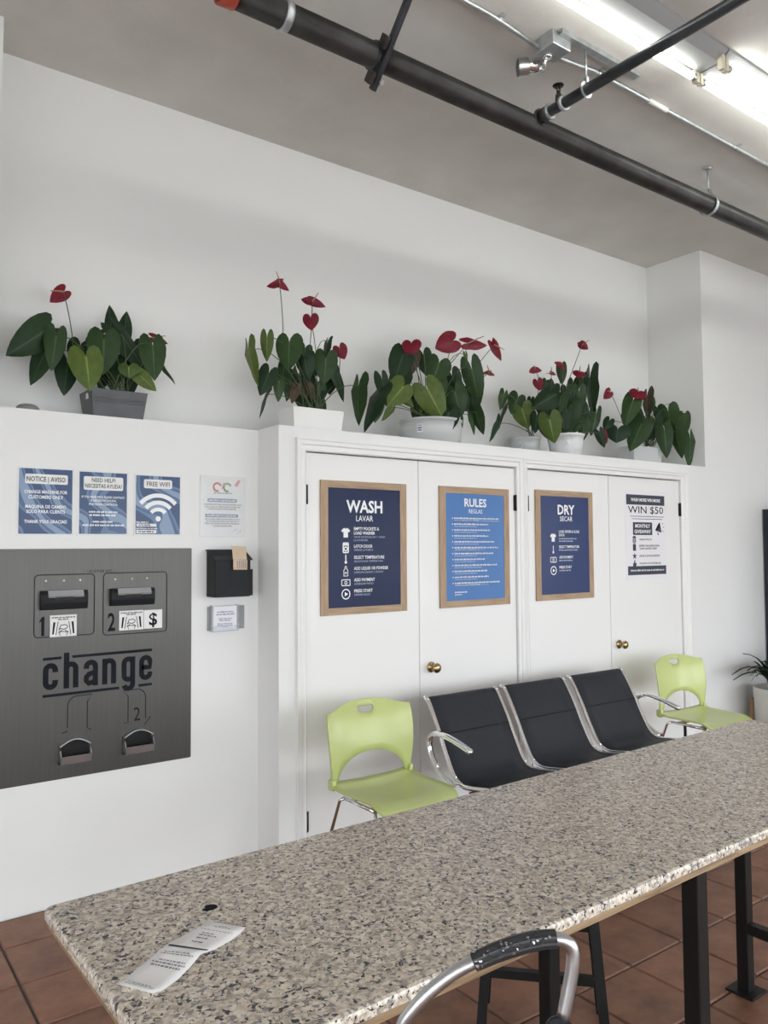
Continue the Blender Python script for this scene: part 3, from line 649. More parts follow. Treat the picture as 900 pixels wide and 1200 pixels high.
# ------------------------------------------------------------------ posters on the closet doors
YD=YC+.004
def framed(x0,x1,z0,z1,fw,label,base):
    t=thing('framed_poster',label,'poster',((x0+x1)/2,YD,z0),group='wood framed posters on the closet doors')
    for a,b_,c,d,mm in ((x0,x0+fw,z0,z1,'frame_wood_v'),(x1-fw,x1,z0,z1,'frame_wood_v'),(x0+fw,x1-fw,z0,z0+fw*.85,'frame_wood_h'),(x0+fw,x1-fw,z1-fw*.85,z1,'frame_wood_h')):
        put(MB().box(a,b_,YD-.012,YD,c,d),'frame_board',M[mm],t)
    put(MB().box(x0+fw-.001,x1-fw+.001,YD-.0105,YD-.001,z0+fw*.8,z1-fw*.8),'print_sheet',M[base],t)
    return t
YI=YD-.0115
def shirt(mb,cx,cz,s,y):
    flat(mb,[(cx+a*s,cz+b*s) for a,b in ((-.28,-.5),(.28,-.5),(.28,.12),(.40,.02),(.56,.22),(.26,.48),(.12,.5),(0,.40),(-.12,.5),(-.26,.48),(-.56,.22),(-.40,.02),(-.28,.12))],y)
def washer(mb,cx,cz,s,y):
    ring_strip(mb,rrect(cx-.32*s,cx+.32*s,cz-.5*s,cz+.5*s,.08*s),.14*s,y,True); flat(mb,[(cx-.3*s,cz+.22*s),(cx+.3*s,cz+.22*s),(cx+.3*s,cz+.48*s),(cx-.3*s,cz+.48*s)],y); ring_strip(mb,arc((cx,cz-.12*s),.2*s,0,360,16)[:-1],.13*s,y,True)
def thermo(mb,cx,cz,s,y):
    flat(mb,rrect(cx-.07*s,cx+.07*s,cz-.2*s,cz+.5*s,.06*s),y); flat(mb,arc((cx,cz-.33*s),.17*s,0,360,14)[:-1],y)
def bottle(mb,cx,cz,s,y):
    ring_strip(mb,[(cx-.25*s,cz-.5*s),(cx+.25*s,cz-.5*s),(cx+.25*s,cz+.08*s),(cx+.08*s,cz+.28*s),(cx+.08*s,cz+.5*s),(cx-.10*s,cz+.5*s),(cx-.10*s,cz+.28*s),(cx-.25*s,cz+.08*s)],.09*s,y,True); ring_strip(mb,arc((cx,cz-.18*s),.1*s,0,360,10)[:-1],.06*s,y,True)
def cash(mb,cx,cz,s,y):
    ring_strip(mb,rrect(cx-.52*s,cx+.52*s,cz-.30*s,cz+.30*s,.06*s),.09*s,y,True); ring_strip(mb,arc((cx,cz),.15*s,0,360,12)[:-1],.08*s,y,True)
def play(mb,cx,cz,s,y):
    ring_strip(mb,arc((cx,cz),.46*s,0,360,24)[:-1],.11*s,y,True); flat(mb,[(cx-.13*s,cz-.22*s),(cx+.24*s,cz),(cx-.13*s,cz+.22*s)],y)
# WASH
t=framed(2.126,2.683,1.207,1.909,.044,'navy WASH LAVAR poster in a wooden frame, above the left green chair','navy_poster')
b=MB(); cx=2.400
text_mb(b,'WASH',cx,1.745,.062,YI,width=.235,bold=.028); text_mb(b,'LAVAR',cx,1.698,.030,YI,width=.110,bold=.004)
IX=2.278; TX=2.330
rows=[('EMPTY POCKETS &',1.650,.165),('LOAD WASHER',1.627,.137),('LATCH DOOR',1.557,.120),('SELECT TEMPERATURE',1.498,.198),('ADD LIQUID OR POWDER',1.440,.225),('ADD PAYMENT',1.379,.135),('PRESS START',1.321,.120)]
for s,z,w in rows: text_mb(b,s,TX,z,.016,YI,width=w,align='LEFT',bold=.02)
shirt(b,IX,1.636,.050,YI); washer(b,IX,1.557,.050,YI); thermo(b,IX,1.497,.048,YI); bottle(b,IX,1.434,.050,YI); cash(b,IX,1.374,.050,YI); play(b,IX,1.314,.054,YI)
put(b,'white_lettering',M['white_ink'],t).__setitem__('kind','stuff')
b=MB()
for s,z,w in (('VACIA LOS BOLSILLOS Y CARGA',1.609,.205),('LA LAVADORA',1.592,.09),('CERRAR LA PUERTA',1.540,.125),('SELECCIONAR TEMPERATURA',1.480,.19),('AGREGAR LIQUIDO O POLVO',1.422,.19),('AGREGAR PAGO',1.361,.125),('OPRIMIR INICIO',1.303,.105)): text_mb(b,s,TX,z,.010,YI,width=w,align='LEFT')
put(b,'pale_lettering',M['pale_ink'],t).__setitem__('kind','stuff')
# RULES
t=framed(2.925,3.484,1.207,1.911,.046,'sky blue RULES poster in a wooden frame on the second door','sky_poster')
b=MB(); cx=3.205
text_mb(b,'RULES',cx,1.797,.046,YI,width=.178,bold=.024)
put(b,'white_lettering',M['white_ink'],t).__setitem__('kind','stuff')
b=MB(); text_mb(b,'REGLAS',cx,1.757,.024,YI,width=.108)
zz=1.722
for k,w in enumerate((.36,.27,.29,.27,.32,.36,.31,.24,.34,.26,.27,.36)):
    fine_print(b,3.035,3.035+w,zz,.009,YI,80+k); 
    flat(b,arc((3.022,zz+.004),.004,0,360,8)[:-1],YI)
    if k in(0,5,11): fine_print(b,3.035,3.035+w*.55,zz-.012,.007,YI,180+k)
    zz-=.0345
fine_print(b,3.035,3.13,1.290,.008,YI,99); fine_print(b,3.035,3.09,1.277,.006,YI,98)
put(b,'rules_lettering',M['white_ink'],t).__setitem__('kind','stuff')
b=MB(); zz=1.712
for k,w in enumerate((.40,.2,.2,.2,.22,.26,.2,.18,.24,.2,.2,.3)): fine_print(b,3.035,3.035+w*.9,zz-.002,.006,YI,110+k); zz-=.0345
put(b,'pale_lettering',M['pale_ink'],t).__setitem__('kind','stuff')
# DRY
t=framed(3.722,4.277,1.213,1.921,.044,'navy DRY SECAR poster in a wooden frame on the third door','navy_poster2')
b=MB(); cx=4.010
text_mb(b,'DRY',cx,1.768,.060,YI,width=.165,bold=.028); text_mb(b,'SECAR',cx,1.723,.031,YI,width=.122,bold=.008)
IX=3.880; TX=3.935
for s,z,w in (('LOAD DRYER & CLOSE',1.647,.20),('DOOR',1.624,.055),('SELECT TEMPERATURE',1.548,.198),('ADD PAYMENT',1.480,.135),('PRESS START',1.415,.120)): text_mb(b,s,TX,z,.016,YI,width=w,align='LEFT',bold=.02)
shirt(b,IX,1.615,.052,YI); thermo(b,IX,1.538,.052,YI); cash(b,IX,1.472,.052,YI); play(b,IX,1.403,.056,YI)
put(b,'white_lettering',M['white_ink'],t).__setitem__('kind','stuff')
b=MB()
for k,(z,w) in enumerate(((1.604,.17),(1.588,.14),(1.530,.19),(1.462,.13),(1.397,.11))): fine_print(b,TX,TX+w,z,.009,YI,130+k)
put(b,'pale_lettering',M['pale_ink'],t).__setitem__('kind','stuff')
# WIN $50
t=thing('paper_poster','white paper WIN $50 giveaway poster on the fourth door','poster',(4.88,YD,1.317))
put(MB().box(4.645,5.115,YD-.0015,YD,1.318,1.954),'sheet',M['paper_lilac'],t)
y=YD-.0024; cx=4.880
b=MB(); flat(b,[(4.655,1.853),(5.105,1.853),(5.105,1.925),(4.655,1.925)],y); flat(b,[(4.660,1.352),(5.110,1.352),(5.110,1.415),(4.660,1.415)],y); flat(b,[(4.725,1.637),(4.950,1.637),(4.950,1.728),(4.725,1.728)],y)
flat(b,[(4.695,1.768),(5.095,1.768),(5.095,1.772),(4.695,1.772)],y); flat(b,[(4.715,1.750),(5.075,1.750),(5.075,1.754),(4.715,1.754)],y)
# megaphone
flat(b,[(4.985,1.672),(5.005,1.664),(5.045,1.716),(5.030,1.722)],y); flat(b,[(4.99,1.672),(5.055,1.655),(5.062,1.662),(5.045,1.728),(5.035,1.728)],y); flat(b,[(5.008,1.660),(5.022,1.655),(5.030,1.637),(5.018,1.637)],y)
for a,c in (((5.072,1.715),(5.085,1.728)),((5.078,1.695),(5.096,1.697)),((5.072,1.672),(5.088,1.662))): ring_strip(b,[a,c],.004,y)
# row icons
for k,z in enumerate((1.603,1.548,1.486,1.432)):
    if k==0: washer(b,4.738,z,.045,y)
    elif k==1: flat(b,rrect(4.72,4.755,z-.024,z+.024,.004),y)
    elif k==2: flat(b,[(4.738+(.026 if i%2==0 else .011)*math.sin(i*math.pi/5),z+(.026 if i%2==0 else .011)*math.cos(i*math.pi/5)) for i in range(10)],y)
    else: flat(b,[(4.718,z-.02),(4.752,z-.02),(4.760,z+.004),(4.744,z+.006),(4.744,z+.026),(4.734,z+.026),(4.728,z+.004),(4.718,z+.002)],y)
put(b,'dark_blocks',M['slate_ink'],t).__setitem__('kind','stuff')
b=MB(); text_mb(b,'WIN $50',cx,1.793,.050,y,width=.415,bold=.004)
for s,z,w in (('WASH WITH US',1.598,.145),('ENTER THE RAFFLE WITH',1.553,.235),('YOUR CONTACT INFO',1.533,.205),('LEAVE A GOOGLE REVIEW',1.481,.24),('FOLLOW US ON FACEBOOK',1.427,.255)): text_mb(b,s,4.795,z,.013,y,width=w,align='LEFT',bold=.015)
put(b,'dark_lettering',M['ink'],t).__setitem__('kind','stuff')
b=MB(); text_mb(b,'WASH MORE WIN MORE',cx,1.878,.022,y-.0006,width=.345,bold=.03); text_mb(b,'MONTHLY',4.838,1.690,.024,y-.0006,width=.175,bold=.03); text_mb(b,'GIVEAWAY',4.838,1.650,.024,y-.0006,width=.195,bold=.03)
fine_print(b,4.69,5.08,1.378,.012,y-.0006,140)
put(b,'white_lettering',M['white_ink'],t).__setitem__('kind','stuff')
PLANTS = {
 'p1': dict(base=[1.182,3.79,2.302],
  leaves=[[0.848,3.774,2.553,0.692,3.756,2.415,0.148,0],[0.868,3.814,2.482,0.788,3.789,2.309,0.095,0],[0.893,3.75,2.531,0.874,3.74,2.369,0.094,1],[0.957,3.806,2.425,0.942,3.784,2.271,0.108,0],[1.012,3.702,2.443,1.026,3.675,2.286,0.149,2],[1.1,3.726,2.542,1.095,3.716,2.377,0.144,1],[1.167,3.83,2.613,1.15,3.846,2.753,0.066,0],[1.232,3.838,2.625,1.245,3.848,2.74,0.067,0],[1.195,3.774,2.592,1.357,3.782,2.41,0.091,0],[1.337,3.734,2.55,1.344,3.715,2.379,0.125,1],[1.215,3.718,2.426,1.215,3.715,2.372,0.094,2],[1.277,3.742,2.397,1.356,3.726,2.328,0.074,2],[1.415,3.806,2.478,1.483,3.785,2.391,0.021,0],[1.185,3.79,2.485,1.136,3.765,2.363,0.066,0],[1.018,3.822,2.522,0.991,3.803,2.42,0.105,0],[1.093,3.838,2.557,1.067,3.854,2.482,0.082,0],[1.268,3.83,2.561,1.252,3.841,2.446,0.093,0],[1.317,3.846,2.485,1.3,3.856,2.378,0.085,0],[1.118,3.814,2.589,1.057,3.824,2.557,0.049,3]],
  flowers=[[0.927,3.77,2.749,0.866,3.755,2.686,0.067,[0.979,3.79,2.509],[0.867,3.76,2.739]],[1.353,3.77,2.599,1.422,3.755,2.576,0.042,[1.277,3.79,2.406],[1.41,3.76,2.616]]]),
 'p2': dict(base=[2.178,3.61,2.31],
  leaves=[[2.0,3.562,2.63,1.981,3.542,2.48,0.138,1],[2.133,3.626,2.631,2.1,3.611,2.541,0.083,1],[2.106,3.586,2.559,2.133,3.587,2.449,0.1,0],[2.225,3.562,2.576,2.218,3.569,2.437,0.124,1],[2.306,3.578,2.51,2.375,3.591,2.36,0.07,0],[1.883,3.586,2.64,1.888,3.6,2.519,0.066,2],[1.789,3.61,2.569,1.81,3.584,2.378,0.039,2],[1.889,3.578,2.457,1.841,3.578,2.337,0.096,0],[1.944,3.57,2.413,1.941,3.574,2.311,0.057,1],[1.899,3.634,2.357,1.843,3.629,2.226,0.031,0],[2.439,3.57,2.449,2.406,3.549,2.229,0.08,1],[2.188,3.626,2.374,2.249,3.62,2.337,0.055,0],[2.056,3.634,2.484,2.021,3.608,2.33,0.073,0],[2.216,3.61,2.435,2.253,3.627,2.357,0.06,1],[2.204,3.634,2.587,2.201,3.647,2.477,0.07,0],[2.107,3.65,2.484,2.116,3.647,2.383,0.092,0],[2.313,3.65,2.51,2.292,3.635,2.401,0.085,0],[2.165,3.658,2.47,2.239,3.673,2.401,0.083,0],[2.014,3.642,2.517,1.998,3.641,2.414,0.063,1],[2.063,3.602,2.402,2.046,3.616,2.32,0.054,3],[2.147,3.61,2.413,2.186,3.622,2.34,0.055,3],[2.276,3.634,2.682,2.245,3.629,2.568,0.042,0]],
  flowers=[[1.958,3.59,2.939,1.878,3.575,2.903,0.036,[1.991,3.61,2.666],[1.933,3.58,2.997]],[1.958,3.59,2.941,2.008,3.575,2.906,0.036,None,None],[2.157,3.59,2.882,2.234,3.575,2.86,0.046,[2.147,3.61,2.574],[2.189,3.58,2.932]],[2.147,3.59,2.88,2.08,3.575,2.874,0.041,None,None],[2.146,3.59,2.792,2.142,3.575,2.719,0.082,[2.2,3.61,2.535],None],[2.331,3.59,2.653,2.354,3.575,2.591,0.075,[2.337,3.61,2.482],None]]),
 'p3': dict(base=[3.009,3.63,2.335],
  leaves=[[2.799,3.63,2.689,2.728,3.621,2.507,0.141,0],[2.888,3.662,2.719,2.9,3.662,2.596,0.112,3],[3.051,3.598,2.671,2.992,3.59,2.538,0.16,1],[2.926,3.55,2.478,3.036,3.528,2.303,0.171,2],[3.139,3.558,2.498,3.179,3.543,2.344,0.134,1],[3.303,3.582,2.66,3.382,3.593,2.44,0.127,1],[2.76,3.574,2.488,2.634,3.546,2.366,0.148,2],[2.637,3.614,2.52,2.658,3.586,2.365,0.078,0],[2.595,3.598,2.428,2.476,3.599,2.213,0.092,0],[2.592,3.582,2.377,2.553,3.566,2.259,0.068,1],[2.691,3.59,2.359,2.621,3.587,2.273,0.044,2],[3.055,3.518,2.354,2.978,3.512,2.199,0.132,0],[3.345,3.63,2.528,3.338,3.617,2.385,0.118,0],[3.335,3.582,2.39,3.406,3.602,2.254,0.074,1],[3.291,3.574,2.369,3.306,3.554,2.246,0.032,1],[3.228,3.59,2.355,3.226,3.581,2.285,0.021,0],[3.066,3.614,2.583,3.102,3.594,2.484,0.083,1],[2.815,3.63,2.428,2.887,3.632,2.385,0.05,2],[2.98,3.662,2.721,2.992,3.646,2.595,0.103,0],[2.816,3.67,2.577,2.755,3.658,2.456,0.132,0],[3.204,3.654,2.623,3.266,3.661,2.513,0.106,0],[3.011,3.606,2.435,3.045,3.592,2.343,0.103,1],[2.958,3.63,2.433,2.922,3.628,2.357,0.051,2],[3.299,3.63,2.76,3.326,3.645,2.691,0.032,2],[3.126,3.646,2.453,3.172,3.621,2.37,0.115,0],[3.288,3.67,2.501,3.319,3.643,2.408,0.097,0]],
  flowers=[[2.848,3.61,2.763,2.835,3.595,2.692,0.111,[2.926,3.63,2.506],None],[3.176,3.61,2.829,3.026,3.595,2.756,0.131,[3.101,3.63,2.605],None],[3.303,3.61,2.832,3.457,3.595,2.841,0.08,[3.142,3.63,2.658],[3.426,3.6,2.892]],[3.524,3.61,2.854,3.576,3.595,2.753,0.06,[3.37,3.63,2.683],[3.606,3.6,2.831]],[3.524,3.61,2.854,3.499,3.595,2.886,0.027,None,None],[3.476,3.61,2.665,3.514,3.595,2.651,0.027,[3.181,3.63,2.456],[3.452,3.6,2.71]],[3.468,3.61,2.665,3.395,3.595,2.647,0.022,None,None]]),
 'p4a': dict(base=[4.023,3.74,2.338],
  leaves=[[3.724,3.724,2.575,3.672,3.705,2.464,0.063,1],[3.73,3.74,2.486,3.681,3.748,2.362,0.023,0],[3.673,3.724,2.375,3.601,3.725,2.24,0.04,0],[3.844,3.716,2.564,3.767,3.698,2.449,0.121,1],[3.825,3.66,2.472,3.865,3.647,2.342,0.142,2],[3.994,3.74,2.572,3.953,3.719,2.494,0.047,0]],
  flowers=[]),
 'p4b': dict(base=[4.179,3.61,2.334],
  leaves=[[3.901,3.49,2.387,3.938,3.483,2.232,0.145,2],[4.071,3.578,2.589,3.822,3.55,2.478,0.156,0],[4.086,3.554,2.57,4.072,3.559,2.459,0.11,1],[4.299,3.57,2.632,4.331,3.585,2.487,0.095,1],[4.431,3.586,2.746,4.445,3.604,2.465,0.06,1],[4.165,3.61,2.789,4.178,3.617,2.673,0.071,1],[4.387,3.61,2.745,4.415,3.628,2.642,0.072,0],[4.231,3.586,2.531,4.161,3.557,2.332,0.141,0],[3.884,3.586,2.427,3.848,3.57,2.308,0.085,0],[4.318,3.546,2.415,4.31,3.564,2.28,0.089,1],[4.478,3.57,2.5,4.438,3.579,2.334,0.085,1],[4.41,3.49,2.339,4.451,3.481,2.239,0.071,0],[4.025,3.626,2.674,4.008,3.643,2.605,0.064,0],[4.231,3.634,2.58,4.308,3.635,2.42,0.131,0],[4.088,3.61,2.503,4.029,3.621,2.37,0.128,0],[4.129,3.594,2.446,4.169,3.579,2.342,0.128,0],[4.102,3.634,2.661,4.008,3.614,2.553,0.094,0],[4.067,3.626,2.673,4.1,3.618,2.599,0.047,0],[4.324,3.642,2.713,4.294,3.619,2.597,0.084,0],[4.363,3.618,2.532,4.401,3.607,2.401,0.108,0],[4.277,3.578,2.434,4.242,3.596,2.338,0.106,1],[4.242,3.634,2.66,4.241,3.621,2.568,0.083,1],[3.997,3.642,2.533,4.004,3.612,2.425,0.104,0]],
  flowers=[[4.36,3.59,2.975,4.41,3.575,2.945,0.054,[4.214,3.61,2.67],[4.427,3.58,3.016]],[4.36,3.59,2.975,4.297,3.575,2.974,0.042,None,None],[3.879,3.59,2.736,3.933,3.575,2.732,0.04,[3.956,3.61,2.64],[3.861,3.58,2.76]],[3.879,3.59,2.736,3.81,3.575,2.707,0.045,None,None],[3.902,3.59,2.659,3.909,3.575,2.594,0.063,[3.92,3.61,2.503],None],[4.037,3.59,2.733,4.071,3.575,2.72,0.023,[4.048,3.61,2.604],[4.027,3.58,2.771]],[4.037,3.59,2.733,3.966,3.575,2.722,0.023,None,None],[4.151,3.59,2.801,4.056,3.575,2.806,0.035,[4.171,3.61,2.707],None],[4.327,3.59,2.776,4.29,3.575,2.733,0.084,[4.338,3.61,2.637],[4.325,3.58,2.817]],[4.575,3.59,2.364,4.591,3.575,2.29,0.055,None,None]]),
 'p5': dict(base=[5.162,3.63,2.338],
  leaves=[[4.962,3.614,2.649,4.826,3.586,2.454,0.134,1],[4.959,3.542,2.46,4.791,3.52,2.261,0.164,1],[4.73,3.582,2.407,4.719,3.591,2.308,0.186,0],[5.204,3.518,2.426,5.215,3.506,2.218,0.123,1],[5.339,3.506,2.429,5.367,3.491,2.22,0.104,1],[5.466,3.47,2.382,5.434,3.445,2.148,0.085,1],[5.341,3.574,2.597,5.408,3.593,2.439,0.158,1],[5.486,3.566,2.57,5.399,3.557,2.447,0.107,1],[5.531,3.558,2.566,5.494,3.538,2.406,0.094,1],[5.291,3.63,2.614,5.249,3.603,2.52,0.073,0],[5.177,3.646,2.711,5.121,3.619,2.517,0.079,3],[5.196,3.63,2.677,5.194,3.608,2.588,0.066,1],[5.21,3.614,2.498,5.114,3.618,2.359,0.118,0],[5.299,3.614,2.546,5.196,3.591,2.428,0.079,1],[5.044,3.654,2.56,5.075,3.626,2.429,0.104,0],[4.971,3.662,2.522,5.031,3.657,2.384,0.103,0],[5.137,3.63,2.533,5.183,3.612,2.417,0.078,1],[4.696,3.63,2.473,4.661,3.65,2.404,0.075,0],[5.46,3.614,2.662,5.398,3.59,2.578,0.054,3]],
  flowers=[[4.687,3.61,2.679,4.598,3.595,2.62,0.068,[4.855,3.63,2.475],[4.64,3.6,2.681]],[5.021,3.61,2.72,4.967,3.595,2.66,0.122,[5.086,3.63,2.593],[4.998,3.6,2.748]],[5.051,3.61,2.697,5.092,3.595,2.66,0.045,None,None]]),
}
# ------------------------------------------------------------------ plants on the ledge
HEART=[(0,1),(.115,.89),(.265,.71),(.40,.48),(.48,.25),(.5,.04)]
LOBE=[(.475,-.16),(.40,-.32),(.275,-.40),(.145,-.34),(.035,-.16)]
def leaf_mb(J,T,w,rr,fold=.42,curl=.24,face=None):
    """heart shaped blade from the petiole joint J to the tip T, w = how wide it looks from the room"""
    J=Vector(J); T=Vector(T); a=T-J; L=a.length; a.normalize()
    n=(Vector((0,0,EYE))-J).normalized()+Vector((rr.uniform(-.15,.25),rr.uniform(-.1,.1),rr.uniform(-.05,.25)))
    n=(n-a*n.dot(a)).normalized()
    W=max(w,L*.58); ph=math.acos(min(1,w/W))*rr.choice((-1,1))
    n=(Matrix.Rotation(ph,3,a)@n); s=a.cross(n)
    def P(u,t):
        d=-fold*abs(u)*W*.55 - curl*L*max(0,t)**2*.5 + (.10*L*min(0,t)) + .03*L*math.sin(9*t+6*abs(u)+rr_ph)*abs(u)*2
        return J+a*(t*L)+s*(u*W)+n*d
    rr_ph=rr.uniform(0,6); mb=MB()
    for sg in(1,-1):
        vs=[P(0,1)]; rows=[]
        for (u,t) in HEART[1:]:
            rows.append((len(vs),len(vs)+1,len(vs)+2)); vs+= [P(sg*u,t),P(sg*u*.5,t),P(0,t)]
        fs=[(0,rows[0][0],rows[0][1]),(0,rows[0][1],rows[0][2])]
        for i in range(len(rows)-1):
            A,B=rows[i],rows[i+1]; fs+= [(A[0],B[0],B[1],A[1]),(A[1],B[1],B[2],A[2])]
        c=len(vs); vs.append(P(sg*.26,-.06)); st=len(vs); vs+=[P(sg*u,t) for u,t in LOBE]; j0=len(vs); vs.append(P(0,0))
        last=rows[-1]; ring=[last[0]]+list(range(st,st+len(LOBE)))+[j0,last[2],last[1]]
        fs+=[(c,ring[i],ring[(i+1)%len(ring)]) for i in range(len(ring))]
        mb.add(vs,fs,True)
    mb.rib=(J.copy(),s.copy(),W)
    return mb,n
def weld(o,rib=None):
    b=bmesh.new(); b.from_mesh(o.data); bmesh.ops.remove_doubles(b,verts=b.verts,dist=1e-5); bmesh.ops.recalc_face_normals(b,faces=b.faces); b.to_mesh(b and o.data); b.free()
    for p in o.data.polygons: p.use_smooth=True
    if rib:
        J,s,W=rib; at=o.data.attributes.new('rib','FLOAT','POINT')
        for i,v in enumerate(o.data.vertices): at.data[i].value=max(0,1-abs((v.co-J).dot(s))/(.12*W)) if abs((v.co-J).dot(s))<.01*W else 0
def bez(a,b,c,n=6):
    a,b,c=Vector(a),Vector(b),Vector(c)
    return [a*(1-t)**2+b*2*t*(1-t)+c*t*t for t in [i/n for i in range(n+1)]]
def build_plant(key,label,potfn,potname='pot'):
    d=PLANTS[key]; bx,by,bz=d['base']; rr=random.Random(key)
    t=thing('potted_anthurium',label,'potted plant',(bx,by,LEDGE),group='red flowering anthuriums on the ledge')
    potfn(t,bx,by)
    extra=[]
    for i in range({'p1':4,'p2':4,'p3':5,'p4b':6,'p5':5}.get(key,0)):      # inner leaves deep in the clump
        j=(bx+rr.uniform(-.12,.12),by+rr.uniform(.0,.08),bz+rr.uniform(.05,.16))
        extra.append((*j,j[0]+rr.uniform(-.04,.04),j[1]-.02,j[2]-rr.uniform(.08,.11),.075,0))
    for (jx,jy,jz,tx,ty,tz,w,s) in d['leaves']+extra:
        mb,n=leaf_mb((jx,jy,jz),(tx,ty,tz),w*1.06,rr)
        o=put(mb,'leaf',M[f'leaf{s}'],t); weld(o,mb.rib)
        root=Vector((bx+rr.uniform(-.05,.05),by+rr.uniform(-.03,.03),bz-.02)); J=Vector((jx,jy,jz))+n*-.004
        mid=(root+J)/2; mid.z=max(root.z,J.z)+.35*abs(J.z-root.z)*rr.uniform(.1,.6)+.02; mid.x=root.x*.45+J.x*.55; 
        MB().tube(bez(root,mid,J),lambda q:.0030-.0010*q,5,False).build('petiole',M['stem'],o)
    for (jx,jy,jz,tx,ty,tz,w,st,sp) in d['flowers']:
        mb,n=leaf_mb((jx,jy,jz),(tx,ty,tz),w*1.08,rr,fold=.35,curl=.12)
        o=put(mb,'spathe',M['spathe'],t); weld(o); J=Vector((jx,jy,jz))
        if sp:
            S=Vector(sp); mm=(J+S)/2+n*.006
            MB().tube([J,mm,S],lambda q:.0048-.0026*q,7).build('spadix',M['spadix'],o)
        if st:
            S=Vector(st); mm=(J+S)/2+Vector((.008,0,.01)); root=Vector((bx+rr.uniform(-.03,.03),by,bz-.02))
            MB().tube(bez(root,(S*2+root)/3+Vector((0,0,.03)),S,4)[:-1]+bez(S,mm,J,5),.0024,5,False).build('flower_stalk',M['stem_red'],o)
    return t
def square_pot(x0,x1,y0,y1,h,tp,m,soil=True):
    def fn(t,bx,by):
        z0=LEDGE; mb=MB(); th=.008
        def ring(i,z,k): return [(x0+k*tp+i,y0+k*tp+i,z),(x1-k*tp-i,y0+k*tp+i,z),(x1-k*tp-i,y1-k*tp-i,z),(x0+k*tp+i,y1-k*tp-i,z)]
        R=[ring(0,z0,1),ring(0,z0+h,0),ring(th,z0+h,0),ring(th,z0+h*.8,.2)]
        vs=[v for r in R for v in r]; fs=[(3,2,1,0)]+[(i*4+j,i*4+(j+1)%4,(i+1)*4+(j+1)%4,(i+1)*4+j) for i in range(3) for j in range(4)]
        put(mb.add(vs,fs),'pot',M[m],t,bevel=.002)
        put(MB().add(ring(th,z0+h*.82,.2),[(0,1,2,3)]),'soil',M['soil'],t)
    return fn
def round_pot(cx,cy,r0,r1,h,m,label_tag=False,seg=28):
    def fn(t,bx,by):
        z0=LEDGE
        p=put(MB().lathe([(0,0),(r0,0),(r0*.35+r1*.65,h*.62),(r1*.97,h*.9),(r1,h*.9),(r1+.004,h),(r1-.006,h),(r1*.95,h*.8)],(cx,cy,z0),seg),'pot',M[m],t)
        put(MB().lathe([(0,h*.82),(r1*.95,h*.80)],(cx,cy,z0),seg),'soil',M['soil'],t)
        if label_tag:
            a=math.radians(label_tag); 
            def pt(da,z,r): return (cx+r*math.cos(a+da),cy+r*math.sin(a+da),z0+z)
            rr_=r0*.45+r1*.55+.0015
            q=MB().add([pt(-.09,h*.40,rr_-.001),pt(.09,h*.40,rr_-.001),pt(.09,h*.72,rr_+.005),pt(-.09,h*.72,rr_+.005)],[(0,1,2,3)]); q.build('price_label',M['paper'],p)
            q=MB()
            for zz,ww in ((.45,.06),(.54,.07),(.63,.07)): q.add([pt(-ww,h*zz,rr_+.001),pt(ww,h*zz,rr_+.001),pt(ww,h*(zz+.05),rr_+.007),pt(-ww,h*(zz+.05),rr_+.007)],[(0,1,2,3)])
            q.build('label_print',M['blue_ink'],p)['kind']='stuff'
    return fn
def planter(t,bx,by):
    square_pot(1.045,1.312,3.725,3.93,.136,.018,'pot_grey')(t,bx,by)
    z=LEDGE
    for dz in (.075,.090): put(MB().prism([(3.7245+.018*(1-dz/.136)-.003,z+dz),(3.7245+.018*(1-dz/.136)-.003,z+dz+.006),(3.7245+.018*(1-dz/.136)+.003,z+dz+.006),(3.7245+.018*(1-dz/.136)+.003,z+dz)],'x',1.06,1.30),'groove_rib',M['pot_grey'],t)
    put(MB().box(1.0455,1.056,3.79,3.82,z+.095,z+.120),'clip',M['white_plastic'],t)
build_plant('p1','anthurium in a grey rectangular planter, standing apart at the left',planter)
build_plant('p2','anthurium in a white square pot on the closet corner, with the tallest flower',square_pot(2.006,2.318,3.530,3.70,.118,.010,'pot_white'))
build_plant('p3','bushy anthurium in a cloudy round tub, between the WASH and RULES posters',round_pot(3.045,3.68,.186,.192,.150,'pot_trans',212))
build_plant('p4a','sparse anthurium with yellowing leaf in a labelled cloudy round pot',round_pot(3.995,3.80,.090,.108,.135,'pot_trans',205))
build_plant('p4b','dense anthurium with many small flowers in a crinkled plastic-wrapped pot',round_pot(4.195,3.61,.100,.130,.150,'wrap',False,11))
build_plant('p5','trailing anthurium in a white square pot nearest the right niche wall',square_pot(4.905,5.26,3.575,3.725,.130,.010,'pot_trans'))

# ------------------------------------------------------------------ strap-leaved plant in a pot on a wooden stand, far right
sp=thing('potted_strap_plant','dark strap-leaved plant in a pale pot on a wooden stand','potted plant',(6.12,3.16,0))
px_,py_=6.12,3.16; rr=random.Random(3)
put(MB().lathe([(0,.14),(.165,.14),(.19,.20),(.20,.45),(.196,.455),(.185,.455),(.18,.40)],(px_,py_,0),28),'pot',M['terracotta_pot'],sp)
put(MB().lathe([(0,.42),(.183,.41)],(px_,py_,0),28),'soil',M['soil'],sp)
for k in range(4):
    a=math.radians(20+90*k); c,s=math.cos(a),math.sin(a)
    put(MB().bar([(px_+.225*c,py_+.225*s,0),(px_+.21*c,py_+.21*s,.36)],.032,.022,(c,s,0)),'stand_leg',M['stand_wood'],sp)
put(MB().box(px_-.2,px_+.2,py_-.012,py_+.012,.11,.138).box(px_-.012,px_+.012,py_-.2,py_-.012,.11,.138).box(px_-.012,px_+.012,py_+.012,py_+.2,.11,.138),'stand_cross',M['stand_wood'],sp)
